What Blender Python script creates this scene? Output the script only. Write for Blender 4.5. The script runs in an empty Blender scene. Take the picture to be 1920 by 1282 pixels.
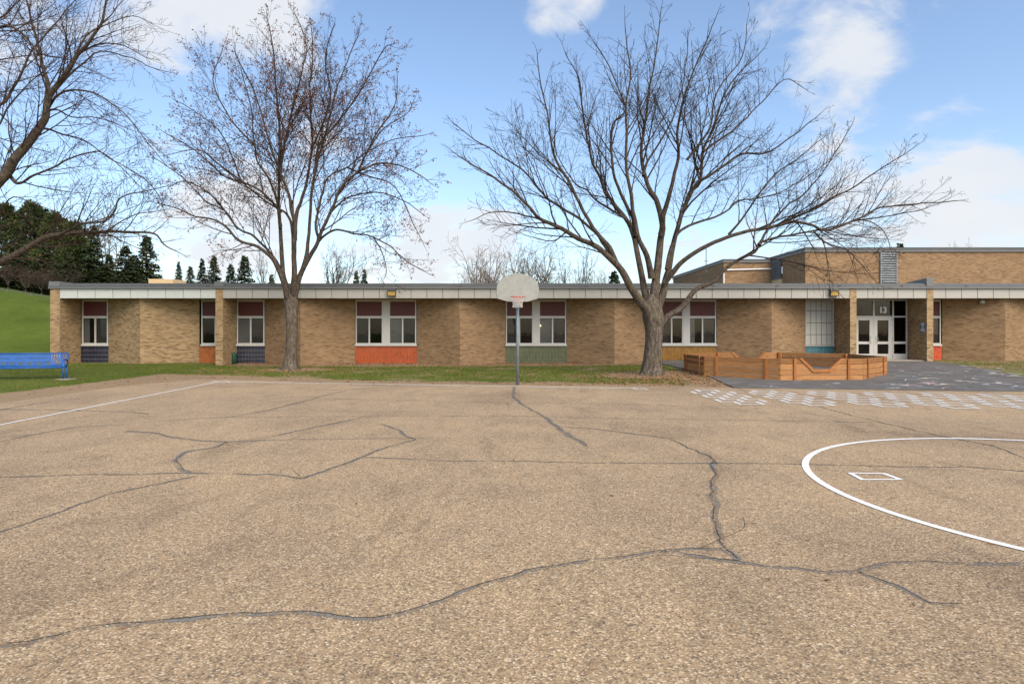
import bpy, bmesh, math, random
import numpy as np
from mathutils import Vector, Matrix, noise as mnoise

# ------------------------------------------------------------------ camera, sky, sun, exposure
SC = bpy.context.scene
COL = SC.collection
F, HZ, HC = 1200.0, 622.0, 1.75          # focal length and horizon in photo pixels, eye height in metres
cam_d = bpy.data.cameras.new('camera'); cam = bpy.data.objects.new('camera', cam_d); COL.objects.link(cam)
cam.location = (0, 0, HC); cam.rotation_euler = (math.radians(90), 0, 0)
cam_d.sensor_width = 36; cam_d.lens = 36 * F / 1920; cam_d.shift_y = -(641 - HZ) / 1920
cam_d.clip_end = 6000; cam_d.clip_start = 0.05
SC.camera = cam
SC.view_settings.view_transform = 'Standard'; SC.view_settings.look = 'None'
SC.view_settings.gamma = 1; SC.view_settings.use_curve_mapping = False
SC.view_settings.exposure = 0.80

SUN_EL, SUN_AZ = math.radians(44), math.radians(150)      # azimuth from +Y towards +X: behind the camera, to the right
sdir = Vector((math.sin(SUN_AZ) * math.cos(SUN_EL), math.cos(SUN_AZ) * math.cos(SUN_EL), math.sin(SUN_EL)))
sun_d = bpy.data.lights.new('sun', 'SUN'); sun = bpy.data.objects.new('sun', sun_d); COL.objects.link(sun)
sun_d.energy = 2.4; sun_d.angle = math.radians(50); sun_d.color = (1.0, 0.90, 0.76)
sun.rotation_euler = sdir.to_track_quat('Z', 'Y').to_euler()

def px_dir(x, y):
    return Vector(((x - 960) / F, 1.0, (HZ - y) / F)).normalized()

W = bpy.data.worlds.new('World'); SC.world = W; W.use_nodes = True
wt = W.node_tree; wt.nodes.clear()
def wn(t, **kw):
    n = wt.nodes.new(t)
    for k, v in kw.items(): setattr(n, k, v)
    return n
def wmath(op, a, b=None, c=None, clamp=False):
    n = wn('ShaderNodeMath', operation=op); n.use_clamp = clamp
    for i, v in enumerate((a, b, c)):
        if v is None: continue
        if isinstance(v, (int, float)): n.inputs[i].default_value = v
        else: wt.links.new(v, n.inputs[i])
    return n.outputs[0]
sky = wn('ShaderNodeTexSky', sky_type='NISHITA'); sky.sun_disc = False
sky.sun_elevation = SUN_EL; sky.sun_rotation = SUN_AZ; sky.air_density = 1.0; sky.dust_density = 1.2; sky.ozone_density = 1.6
tc = wn('ShaderNodeTexCoord'); D = tc.outputs['Generated']
sep = wn('ShaderNodeSeparateXYZ'); wt.links.new(D, sep.inputs[0])
den = wmath('ADD', wmath('MAXIMUM', sep.outputs[2], 0.0), 0.30)
vs = wn('ShaderNodeVectorMath', operation='SCALE'); wt.links.new(D, vs.inputs[0]); wt.links.new(wmath('DIVIDE', 1.0, den), vs.inputs['Scale'])
def wnoise(scale, detail, rough, dist=0.0, off=(0, 0, 0)):
    m = wn('ShaderNodeMapping'); m.inputs['Location'].default_value = off; wt.links.new(vs.outputs[0], m.inputs[0])
    n = wn('ShaderNodeTexNoise'); wt.links.new(m.outputs[0], n.inputs['Vector'])
    n.inputs['Scale'].default_value = scale; n.inputs['Detail'].default_value = detail
    n.inputs['Roughness'].default_value = rough; n.inputs['Distortion'].default_value = dist
    return n.outputs[0]
nz = wmath('ADD', wmath('MULTIPLY', wnoise(1.5, 9, 0.56, 0.25, (3.1, 1.7, 0.4)), 0.50), wmath('MULTIPLY', wnoise(5.5, 8, 0.62, 0.3, (8, 2, 5)), 0.50))
def blob(x, y, r, amp):
    d = px_dir(x, y)
    n = wn('ShaderNodeVectorMath', operation='DOT_PRODUCT'); wt.links.new(D, n.inputs[0]); n.inputs[1].default_value = d
    mr = wn('ShaderNodeMapRange', interpolation_type='SMOOTHERSTEP')
    a = r / F
    mr.inputs['From Min'].default_value = math.cos(a * 1.45); mr.inputs['From Max'].default_value = math.cos(a * 0.15)
    mr.inputs['To Min'].default_value = 0; mr.inputs['To Max'].default_value = amp
    wt.links.new(n.outputs['Value'], mr.inputs['Value'])
    return mr.outputs[0]
acc = wmath('ADD', wmath('MULTIPLY', wmath('SUBTRACT', nz, 0.5), 1.75), 0.445)
for b in ((400, 10, 150, .22), (500, 55, 80, .10), (420, 410, 120, .24), (560, 330, 110, .16), (90, 130, 90, .10), (620, 200, 70, .12), (300, 330, 70, .14), (860, 445, 100, .28), (960, 470, 90, .16), (720, 480, 110, .16),
          (1050, 12, 62, .22), (1570, 125, 70, .17), (1480, 40, 60, .06), (1640, 60, 80, .06), (1770, 305, 75, .20), (1580, 290, 80, .12), (1840, 425, 105, .22), (1500, 410, 110, .14),
          (1660, 440, 100, .16), (1330, 420, 110, .09), (1900, 440, 90, .14), (430, 190, 110, -.16), (200, 250, 110, -.14), (700, 220, 110, -.12), (900, 180, 200, -.24), (760, 110, 110, -.12), (1260, 190, 190, -.16), (1820, 180, 120, -.12), (1120, 330, 150, -.12),
          (180, 310, 90, -.12)):
    acc = wmath('ADD', acc, blob(*b))
cl = wn('ShaderNodeMapRange', interpolation_type='SMOOTHSTEP')
cl.inputs['From Min'].default_value = 0.46; cl.inputs['From Max'].default_value = 0.76
wt.links.new(acc, cl.inputs['Value'])
ccol = wn('ShaderNodeMixRGB'); ccol.inputs[1].default_value = (3.15, 3.4, 3.85, 1); ccol.inputs[2].default_value = (4.0, 3.98, 3.95, 1)
wt.links.new(wnoise(3.0, 5, 0.5, 0.1, (1, 9, 2)), ccol.inputs[0])
skm = wn('ShaderNodeMixRGB', blend_type='MULTIPLY'); skm.inputs[0].default_value = 1; skm.inputs[2].default_value = (1.0, 1.0, 1.0, 1)
wt.links.new(sky.outputs[0], skm.inputs[1])
mixs = wn('ShaderNodeMixRGB'); wt.links.new(wmath('MULTIPLY', cl.outputs[0], 0.93), mixs.inputs[0]); wt.links.new(skm.outputs[0], mixs.inputs[1]); wt.links.new(ccol.outputs[0], mixs.inputs[2])
bg = wn('ShaderNodeBackground'); bg.inputs['Strength'].default_value = 0.135
wt.links.new(mixs.outputs[0], bg.inputs[0])
wo = wn('ShaderNodeOutputWorld'); wt.links.new(bg.outputs[0], wo.inputs[0])

# ------------------------------------------------------------------ helpers
R = random.Random(7)
def tag(o, label=None, cat=None, group=None, kind=None):
    if label: o['label'] = label
    if cat: o['category'] = cat
    if group: o['group'] = group
    if kind: o['kind'] = kind
    return o
def empty(name, loc=(0, 0, 0), rz=0):
    o = bpy.data.objects.new(name, None); COL.objects.link(o); o.location = loc; o.rotation_euler[2] = rz
    o.empty_display_size = 0.2
    return o
def link(name, me, m=None, parent=None):
    o = bpy.data.objects.new(name, me); COL.objects.link(o)
    if m is not None and not me.materials: me.materials.append(m)
    if parent is not None: o.parent = parent
    return o
def np_mesh(name, V, Q, smooth=False):
    """V (n,3), Q (m,3|4)"""
    V = np.asarray(V, np.float32); Q = np.asarray(Q, np.int32)
    me = bpy.data.meshes.new(name); k = Q.shape[1]
    me.vertices.add(len(V)); me.vertices.foreach_set('co', V.ravel())
    me.loops.add(Q.size); me.loops.foreach_set('vertex_index', Q.ravel())
    me.polygons.add(len(Q)); me.polygons.foreach_set('loop_start', np.arange(0, Q.size, k, dtype=np.int32))
    me.polygons.foreach_set('loop_total', np.full(len(Q), k, np.int32))
    if smooth: me.polygons.foreach_set('use_smooth', np.ones(len(Q), bool))
    me.update(calc_edges=True); me.validate()
    return me
class MB:
    """collects shapes and links them as one mesh with metre UVs (u along the face, v up)"""
    def __init__(s): s.v = []; s.f = []
    def poly(s, pts):
        b = len(s.v); s.v += [tuple(p) for p in pts]; s.f.append(tuple(range(b, b + len(pts)))); return s
    def box(s, x0, x1, y0, y1, z0, z1):
        b = len(s.v)
        s.v += [(x0, y0, z0), (x1, y0, z0), (x1, y1, z0), (x0, y1, z0), (x0, y0, z1), (x1, y0, z1), (x1, y1, z1), (x0, y1, z1)]
        s.f += [tuple(b + i for i in q) for q in ((0, 3, 2, 1), (4, 5, 6, 7), (0, 1, 5, 4), (1, 2, 6, 5), (2, 3, 7, 6), (3, 0, 4, 7))]
        return s
    def prism(s, prof, d):
        """closed profile (3-D points) swept by vector d"""
        n = len(prof); b = len(s.v); d = Vector(d)
        s.v += [tuple(p) for p in prof] + [tuple(Vector(p) + d) for p in prof]
        s.f.append(tuple(b + i for i in range(n))); s.f.append(tuple(b + n + i for i in reversed(range(n))))
        for i in range(n):
            j = (i + 1) % n; s.f.append((b + j, b + i, b + n + i, b + n + j))
        return s
    def tube(s, pts, r, sides=8, cap=True):
        pts = [Vector(p) for p in pts]; n = len(pts); b = len(s.v)
        rs = r if isinstance(r, (list, tuple)) else [r] * n
        for i, p in enumerate(pts):
            t = (pts[min(i + 1, n - 1)] - pts[max(i - 1, 0)]).normalized()
            a = Vector((0, 0, 1)) if abs(t.z) < 0.9 else Vector((0, 1, 0))
            u = t.cross(a).normalized(); w = t.cross(u)
            for k in range(sides):
                g = 2 * math.pi * k / sides
                s.v.append(tuple(p + (u * math.cos(g) + w * math.sin(g)) * rs[i]))
        for i in range(n - 1):
            for k in range(sides):
                k2 = (k + 1) % sides
                s.f.append((b + i * sides + k, b + i * sides + k2, b + (i + 1) * sides + k2, b + (i + 1) * sides + k))
        if cap:
            s.f.append(tuple(b + k for k in reversed(range(sides)))); s.f.append(tuple(b + (n - 1) * sides + k for k in range(sides)))
        return s
    def build(s, name, m, parent=None, smooth=False, bevel=0, uv=True):
        me = bpy.data.meshes.new(name); me.from_pydata(s.v, [], s.f)
        bm = bmesh.new(); bm.from_mesh(me); bmesh.ops.recalc_face_normals(bm, faces=bm.faces)
        if bevel: bmesh.ops.bevel(bm, geom=list(bm.edges), offset=bevel, segments=1, affect='EDGES', clamp_overlap=True)
        if uv:
            L = bm.loops.layers.uv.new('UVMap')
            for f in bm.faces:
                nrm = f.normal
                if abs(nrm.z) > 0.7: e = None
                else: e = Vector((-nrm.y, nrm.x, 0)).normalized()
                for l in f.loops:
                    c = l.vert.co
                    l[L].uv = (c.x, c.y) if e is None else (c.dot(e), c.z)
        bm.to_mesh(me); bm.free()
        if smooth:
            for p in me.polygons: p.use_smooth = True
        return link(name, me, m, parent)
def sm(a, b, t):
    t = max(0.0, min(1.0, (t - a) / (b - a))); return t * t * (3 - 2 * t)
def interp(x, xs, ys): return float(np.interp(x, xs, ys))
def wx(px, Y): return (px - 960) * Y / F
def wz(py, Y): return HC - (py - HZ) * Y / F
def gp(px, py): 
    """pixel on the flat playground"""
    Y = F * HC / (py - HZ); return ((px - 960) * Y / F, Y)

# terrain -----------------------------------------------------------
def yedge(X): return 21.0 - 0.15 * X + (0.9 * sm(-6, -11, X) if X < -6 else 0)
def ground_z(X, Y):
    k = interp(X, (-16, -11, -6, 3, 8, 13, 20), (.010, .010, .0085, .0085, .018, .024, .0223))
    z = k * max(0.0, min(Y, 32.0) - yedge(max(X, -14)))
    z += 0.035 * max(0.0, min(3.5, -12.7 - X)) * sm(8, 17, Y)
    if -13.5 < X < 14: z += 0.06 * max(0.0, min(Y, 32.8) - 31.3)
    hill = sm(32.0, 46.5, Y) * (3.72 + 0.16 * max(-6.0, min(14.0, -32.5 - X)))
    if Y < 60: hill *= sm(-22.7, -27.5, X) if X > -27.5 else 1.0
    else: hill *= 1.0 if X < -27.5 else sm(-6, -27.5, X)
    return z + max(0, hill)
def gp_z(px, py):
    """pixel on the terrain"""
    lo, hi = 4.0, 60.0
    for _ in range(60):
        m = (lo + hi) / 2
        if wz(py, m) > ground_z(wx(px, m), m): lo = m
        else: hi = m
    return Vector((wx(px, lo), lo, ground_z(wx(px, lo), lo)))

# ------------------------------------------------------------------ materials
def new_mat(name, rough=0.85, spec=0.3):
    m = bpy.data.materials.new(name); m.use_nodes = True
    b = m.node_tree.nodes['Principled BSDF']; b.inputs['Roughness'].default_value = rough
    b.inputs['Specular IOR Level'].default_value = spec
    return m, m.node_tree, b
def nd(nt, t, ins=None, **kw):
    n = nt.nodes.new(t)
    for k, v in kw.items(): setattr(n, k, v)
    for k, v in (ins or {}).items():
        if isinstance(v, bpy.types.NodeSocket): nt.links.new(v, n.inputs[k])
        else: n.inputs[k].default_value = v
    return n
def ramp(nt, fac, stops, interp='LINEAR'):
    n = nt.nodes.new('ShaderNodeValToRGB'); n.color_ramp.interpolation = interp
    e = n.color_ramp.elements
    while len(e) < len(stops): e.new(0.5)
    for i, (p, c) in enumerate(stops):
        e[i].position = p; e[i].color = (*c, 1) if len(c) == 3 else c
    nt.links.new(fac, n.inputs[0]); return n.outputs[0]
def mixc(nt, fac, a, b, mode='MIX'):
    n = nt.nodes.new('ShaderNodeMixRGB'); n.blend_type = mode
    for i, v in ((0, fac), (1, a), (2, b)):
        if isinstance(v, bpy.types.NodeSocket): nt.links.new(v, n.inputs[i])
        elif isinstance(v, (int, float)): n.inputs[i].default_value = v
        else: n.inputs[i].default_value = (*v, 1)
    return n.outputs[0]
def objco(nt, scale=(1, 1, 1), out='Object'):
    t = nt.nodes.new('ShaderNodeTexCoord'); mp = nt.nodes.new('ShaderNodeMapping'); mp.inputs['Scale'].default_value = scale
    nt.links.new(t.outputs[out], mp.inputs[0]); return mp.outputs[0]
def worldco(nt, scale=(1, 1, 1)):
    t = nt.nodes.new('ShaderNodeNewGeometry'); mp = nt.nodes.new('ShaderNodeMapping'); mp.inputs['Scale'].default_value = scale
    nt.links.new(t.outputs['Position'], mp.inputs[0]); return mp.outputs[0]
def tnoise(nt, vec, scale, detail=4, rough=0.55, dist=0.0):
    return nd(nt, 'ShaderNodeTexNoise', {'Vector': vec, 'Scale': scale, 'Detail': detail, 'Roughness': rough, 'Distortion': dist}).outputs[0]
def bump(nt, b, h, strength=0.3, dist=0.02):
    n = nd(nt, 'ShaderNodeBump', {'Height': h, 'Strength': strength, 'Distance': dist}); nt.links.new(n.outputs[0], b.inputs['Normal'])
def simple(name, col, rough=0.6, spec=0.4, var=0.12, scale=4.0, metal=0.0, bmp=0.0):
    m, nt, b = new_mat(name, rough, spec); co = worldco(nt)
    n = tnoise(nt, co, scale, 6, 0.6)
    c = mixc(nt, n, tuple(max(0, x * (1 - 2 * var)) for x in col), tuple(min(1, x * (1 + 2 * var)) for x in col))
    nt.links.new(c, b.inputs['Base Color']); b.inputs['Metallic'].default_value = metal
    if bmp: bump(nt, b, tnoise(nt, co, scale * 12, 3), bmp, 0.005)
    return m
def brick_mat(name, c1, c2, mortar, contrast=1.0, spread=0.5):
    m, nt, b = new_mat(name, 0.9, 0.2)
    uv = objco(nt, out='UV')
    br = nd(nt, 'ShaderNodeTexBrick', {'Vector': uv, 'Scale': 1.0, 'Mortar Size': 0.0055, 'Mortar Smooth': 0.2, 'Bias': 0.0, 'Brick Width': 0.21, 'Row Height': 0.0677})
    br.inputs['Color1'].default_value = (0, 0, 0, 1); br.inputs['Color2'].default_value = (1, 1, 1, 1); br.inputs['Mortar'].default_value = (.5, .5, .5, 1)
    bc = ramp(nt, br.outputs['Color'], [(0, tuple(x * 0.70 for x in c1)), (0.10, c1), (0.5, tuple((x + y) / 2 for x, y in zip(c1, c2))), (1, c2)])
    # large soft weathering and runs of mixed firings
    lw = tnoise(nt, objco(nt, (0.55, 1.6, 1), 'UV'), 1.0, 5, 0.6)
    sx_ = nd(nt, 'ShaderNodeSeparateXYZ', {0: uv})
    cv = nd(nt, 'ShaderNodeMath', {0: nd(nt, 'ShaderNodeMath', {0: sx_.outputs[1], 1: 0.0677}, operation='DIVIDE').outputs[0]}, operation='FLOOR')
    cv2 = nd(nt, 'ShaderNodeMath', {0: cv.outputs[0], 1: 5.37}, operation='MULTIPLY')
    cu = nd(nt, 'ShaderNodeMath', {0: sx_.outputs[0], 1: 1.9}, operation='MULTIPLY')
    cxy = nd(nt, 'ShaderNodeCombineXYZ', {0: cu.outputs[0], 1: cv2.outputs[0]})
    rows = tnoise(nt, cxy.outputs[0], 1.0, 2, 0.6)
    bc = mixc(nt, 1.0, bc, ramp(nt, lw, [(0.25, (.80, .79, .78)), (0.75, (1.16, 1.15, 1.12))]), 'MULTIPLY')
    bc = mixc(nt, 1.0, bc, ramp(nt, rows, [(0.28, (.80, .77, .74)), (0.5, (1, 1, 1)), (0.75, (1.10, 1.10, 1.10))]), 'MULTIPLY')
    col = mixc(nt, br.outputs['Fac'], bc, mortar)
    nt.links.new(col, b.inputs['Base Color'])
    inv = nd(nt, 'ShaderNodeMath', {0: 1.0, 1: br.outputs['Fac']}, operation='SUBTRACT').outputs[0]
    bump(nt, b, inv, 0.5, 0.008)
    return m
M = {}
M['brick'] = brick_mat('brick', (.230, .140, .073), (.325, .208, .113), (.270, .187, .115))
M['brick_pale'] = brick_mat('brick_pale', (.265, .168, .084), (.43, .298, .158), (.335, .25, .16))
M['fascia'] = simple('fascia_panel_enamel', (.39, .365, .318), 0.5, 0.4, 0.05, 1.6)
M['fascia_white'] = simple('fascia_panel_pale', (.52, .525, .48), 0.5, 0.4, 0.04, 1.6)
M['reveal'] = simple('dark_joint', (.10, .095, .085), 0.9)
M['coping'] = simple('grey_coping_metal', (.082, .082, .078), 0.55, 0.35, 0.12, 2.0)
M['coping_pale'] = simple('pale_drip_edge', (.150, .152, .148), 0.45, 0.4, 0.08, 2.0)
M['roofing'] = simple('roof_gravel', (.25, .235, .21), 0.95, 0.1, 0.2, 6)
M['soffit'] = simple('soffit_board', (.24, .20, .155), 0.9, 0.1, 0.08, 2)
M['frame'] = simple('window_frame_aluminium', (.50, .475, .43), 0.5, 0.4, 0.04, 3)
M['maroon'] = simple('maroon_spandrel', (.105, .025, .020), 0.5, 0.35, 0.1, 3)
M['white_panel'] = simple('white_infill_panel', (.44, .425, .37), 0.5, 0.3, 0.05, 3)
M['tan_box'] = simple('tan_metal', (.62, .44, .24), 0.6, 0.3, 0.05)
M['cream'] = simple('cream_panel', (.62, .53, .28), 0.6, 0.3, 0.05)
M['louvre'] = simple('louvre_slat', (.24, .255, .26), 0.5, 0.3, 0.04)
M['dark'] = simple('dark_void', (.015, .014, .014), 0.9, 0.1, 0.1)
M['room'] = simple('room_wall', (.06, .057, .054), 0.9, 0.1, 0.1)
M['concrete'] = simple('concrete', (.33, .285, .225), 0.95, 0.1, 0.15, 3, bmp=0.3)
M['steel'] = simple('galvanised_steel', (.21, .235, .245), 0.5, 0.4, 0.2, 5, metal=0.3)
M['rim'] = simple('red_rim_paint', (.50, .10, .06), 0.5, 0.4, 0.15, 20)
M['cord'] = simple('white_net_cord', (.60, .57, .53), 0.9, 0.1, 0.05)
M['blue'] = simple('blue_coated_steel', (.006, .088, .32), 0.45, 0.5, 0.12, 5)
M['green_plastic'] = simple('dark_green_plastic', (.015, .06, .035), 0.5, 0.4)
M['downspout'] = simple('tan_downspout', (.36, .30, .19), 0.6, 0.3)
M['lamp_body'] = simple('bronze_lamp_housing', (.045, .04, .03), 0.5, 0.4)
M['sign_blue'] = simple('blue_sign', (.03, .13, .33), 0.5, 0.4)
M['white'] = simple('white_print', (.78, .78, .77), 0.6, 0.3, 0.03)
M['handle'] = simple('door_pull_metal', (.30, .29, .27), 0.35, 0.5, 0.05, metal=0.6)
M['fence'] = simple('galvanised_fence', (.13, .135, .13), 0.6, 0.3, 0.05, metal=0.2)
TILES = {'navy': (.012, .015, .040), 'orange': (.42, .115, .018), 'red_orange': (.46, .075, .012), 'green': (.105, .125, .062), 'gold': (.33, .155, .018), 'teal': (.045, .19, .235), 'red': (.62, .075, .018)}
def tile_mat(name, c):
    m, nt, b = new_mat(name + '_glazed_tile', 0.3, 0.5); co = worldco(nt)
    n = tnoise(nt, worldco(nt, (13.7, 1, 4.6)), 1.0, 2, 0.7)
    nt.links.new(mixc(nt, 1.0, c, ramp(nt, n, [(0.3, (.62, .55, .5)), (0.55, (1, 1, 1)), (0.75, (1.25, 1.25, 1.25))]), 'MULTIPLY'), b.inputs['Base Color'])
    return m
for k, c in TILES.items(): M['tile_' + k] = tile_mat(k, c)
M['grout'] = simple('pale_grout', (.46, .42, .36), 0.9, 0.1, 0.08)
M['grout_dim'] = simple('tan_grout', (.30, .24, .15), 0.9, 0.1, 0.08)

def blind_mat():
    m, nt, b = new_mat('window_blind', 0.8, 0.1)
    w = nd(nt, 'ShaderNodeTexWave', {'Vector': worldco(nt), 'Scale': 6.0, 'Distortion': 0.2}, wave_type='BANDS', bands_direction='Z')
    nt.links.new(ramp(nt, w.outputs[0], [(0.0, (.36, .37, .35)), (0.35, (.60, .61, .58)), (1, (.64, .65, .62))]), b.inputs['Base Color'])
    return m
M['blind'] = blind_mat()
def screen_mat(v):
    return simple('insect_screen_%d' % int(v * 100), (v, v * .98, v * .92), 0.8, 0.1, 0.05)
M['screen'] = screen_mat(.17)
def glass_mat(name, tint, gloss):
    m = bpy.data.materials.new(name); m.use_nodes = True; nt = m.node_tree; nt.nodes.clear()
    t = nd(nt, 'ShaderNodeBsdfTransparent', {'Color': (*tint, 1)}); g = nd(nt, 'ShaderNodeBsdfGlossy', {'Color': (1, 1, 1, 1), 'Roughness': 0.02})
    wv = tnoise(nt, worldco(nt), 1.3, 2)
    bp = nd(nt, 'ShaderNodeBump', {'Height': wv, 'Strength': 0.06, 'Distance': 0.05}); nt.links.new(bp.outputs[0], g.inputs['Normal'])
    fr = nd(nt, 'ShaderNodeFresnel', {'IOR': 1.5}); f2 = nd(nt, 'ShaderNodeMath', {0: fr.outputs[0], 1: gloss}, operation='MULTIPLY')
    mx = nd(nt, 'ShaderNodeMixShader', {0: f2.outputs[0], 1: t.outputs[0], 2: g.outputs[0]})
    o = nd(nt, 'ShaderNodeOutputMaterial', {0: mx.outputs[0]})
    return m
M['glass'] = glass_mat('window_glass', (.66, .66, .66), 0.5)
M['glass_dark'] = glass_mat('tinted_door_glass', (.30, .31, .33), 0.55)
def emit_mat(name, c, s):
    m = bpy.data.materials.new(name); m.use_nodes = True; nt = m.node_tree; nt.nodes.clear()
    e = nd(nt, 'ShaderNodeEmission', {'Color': (*c, 1), 'Strength': s}); nd(nt, 'ShaderNodeOutputMaterial', {0: e.outputs[0]}); return m
M['lit'] = emit_mat('lit_bulb', (1, .82, .45), 2.2)
M['lens'] = simple('amber_lamp_lens', (.50, .32, .09), 0.3, 0.5, 0.15, 14)

def pavement_mat():
    m, nt, b = new_mat('exposed_aggregate_asphalt', 0.9, 0.25)
    co = worldco(nt)
    v = nd(nt, 'ShaderNodeTexVoronoi', {'Vector': co, 'Scale': 86.0, 'Randomness': 1.0}, feature='F1')
    hs = nd(nt, 'ShaderNodeSeparateColor', {0: v.outputs['Color']})
    st = ramp(nt, hs.outputs[0], [(0.0, (.105, .088, .074)), (0.10, (.18, .145, .11)), (0.24, (.315, .228, .142)), (0.45, (.405, .295, .182)), (0.62, (.35, .262, .172)), (0.78, (.48, .365, .238)), (0.93, (.64, .53, .38)), (1.0, (.74, .66, .53))])
    st = mixc(nt, 0.16, st, ramp(nt, hs.outputs[1], [(0, (.30, .20, .15)), (.5, (.34, .27, .2)), (1, (.28, .27, .27))]))
    v2 = nd(nt, 'ShaderNodeTexVoronoi', {'Vector': co, 'Scale': 30.0, 'Randomness': 1.0}, feature='F1')
    h2 = nd(nt, 'ShaderNodeSeparateColor', {0: v2.outputs['Color']})
    st = mixc(nt, 1.0, st, ramp(nt, h2.outputs[0], [(0.0, (.66, .66, .68)), (0.07, (.95, .95, .95)), (0.9, (1.02, 1.02, 1.02)), (1.0, (1.22, 1.2, 1.18))]), 'MULTIPLY')
    st = mixc(nt, 0.08, st, (.385, .275, .170))
    # binder showing between stones
    gap = ramp(nt, v.outputs['Distance'], [(0.0, (1.06, 1.06, 1.06)), (0.55, (1, 1, 1)), (0.95, (.52, .50, .48))])
    st = mixc(nt, 1.0, st, gap, 'MULTIPLY')
    stn = tnoise(nt, worldco(nt, (1, .35, 1)), 0.9, 7, 0.7, 1.2)
    st = mixc(nt, 1.0, st, ramp(nt, stn, [(0.33, (.78, .775, .78)), (0.47, (1, 1, 1)), (1, (1, 1, 1))]), 'MULTIPLY')
    wear = tnoise(nt, co, 0.33, 6, 0.6, 0.4); wear2 = tnoise(nt, worldco(nt, (1, .5, 1)), 1.6, 5, 0.65)
    st = mixc(nt, 1.0, st, ramp(nt, wear, [(0.30, (.80, .79, .80)), (0.5, (1, 1, 1)), (0.72, (1.13, 1.12, 1.08))]), 'MULTIPLY')
    st = mixc(nt, 1.0, st, ramp(nt, wear2, [(0.28, (.86, .85, .86)), (0.5, (1, 1, 1)), (0.75, (1.07, 1.06, 1.04))]), 'MULTIPLY')
    patch = tnoise(nt, co, 2.7, 7, 0.7, 0.6)
    st = mixc(nt, 1.0, st, (.945, .885, .775), 'MULTIPLY')
    st = mixc(nt, ramp(nt, patch, [(0.66, (0, 0, 0)), (0.80, (.45, .45, .45))]), st, (.20, .185, .17))
    nt.links.new(st, b.inputs['Base Color'])
    bump(nt, b, v.outputs['Distance'], -0.5, 0.006)
    return m
M['pavement'] = pavement_mat()
def sealant_mat(name, c, thr):
    m, nt, b = new_mat(name, 0.8, 0.25); co = worldco(nt)
    n = tnoise(nt, co, 42, 6, 0.75); n2 = tnoise(nt, co, 2.2, 3)
    nt.links.new(mixc(nt, n, tuple(x * .7 for x in c), tuple(x * 1.35 for x in c)), b.inputs['Base Color'])
    s = nd(nt, 'ShaderNodeMath', {0: n, 1: nd(nt, 'ShaderNodeMath', {0: n2, 1: 0.5}, operation='MULTIPLY').outputs[0]}, operation='ADD')
    a = ramp(nt, s.outputs[0], [(thr, (0, 0, 0)), (thr + .12, (1, 1, 1))])
    nt.links.new(a, b.inputs['Alpha'])
    return m
M['sealant'] = sealant_mat('worn_crack_sealant', (.185, .170, .148), 0.69)
M['crack'] = sealant_mat('crack_void', (.055, .045, .035), 0.60)
M['sand'] = sealant_mat('sand_in_crack', (.34, .22, .12), 0.72)
def paint_mat(name, c, thr):
    m, nt, b = new_mat(name, 0.7, 0.3); co = worldco(nt)
    n = tnoise(nt, co, 110, 4, 0.75); n2 = tnoise(nt, co, 3.2, 4)
    nt.links.new(mixc(nt, n2, tuple(x * .9 for x in c), c), b.inputs['Base Color'])
    s = nd(nt, 'ShaderNodeMath', {0: n, 1: n2}, operation='ADD')
    a = ramp(nt, s.outputs[0], [(thr, (0, 0, 0)), (thr + .06, (1, 1, 1))]); nt.links.new(a, b.inputs['Alpha'])
    return m
M['paint'] = paint_mat('white_line_paint', (.78, .765, .73), 0.70)
M['paint_worn'] = paint_mat('worn_white_line_paint', (.74, .72, .68), 0.80)
M['chalk'] = paint_mat('white_chalk', (.50, .50, .48), 0.84)
M['chalk_pink'] = paint_mat('pink_chalk', (.46, .32, .33), 0.84)
M['chalk_blue'] = paint_mat('blue_chalk', (.28, .38, .41), 0.84)
M['chalk_yellow'] = paint_mat('yellow_chalk', (.50, .46, .32), 0.84)
def asphalt_mat():
    m, nt, b = new_mat('dark_asphalt_path', 0.88, 0.3); co = worldco(nt)
    n = tnoise(nt, co, 120, 3, 0.7); n2 = tnoise(nt, worldco(nt, (1, 1, 1)), 1.4, 6, 0.65, 0.5)
    c = ramp(nt, n, [(0.3, (.066, .060, .053)), (0.7, (.135, .123, .110))])
    c = mixc(nt, ramp(nt, n2, [(0.42, (0, 0, 0)), (0.72, (.5, .5, .5))]), c, (.22, .205, .19))
    nt.links.new(c, b.inputs['Base Color']); bump(nt, b, n, 0.4, 0.006)
    return m
M['asphalt'] = asphalt_mat()
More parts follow.
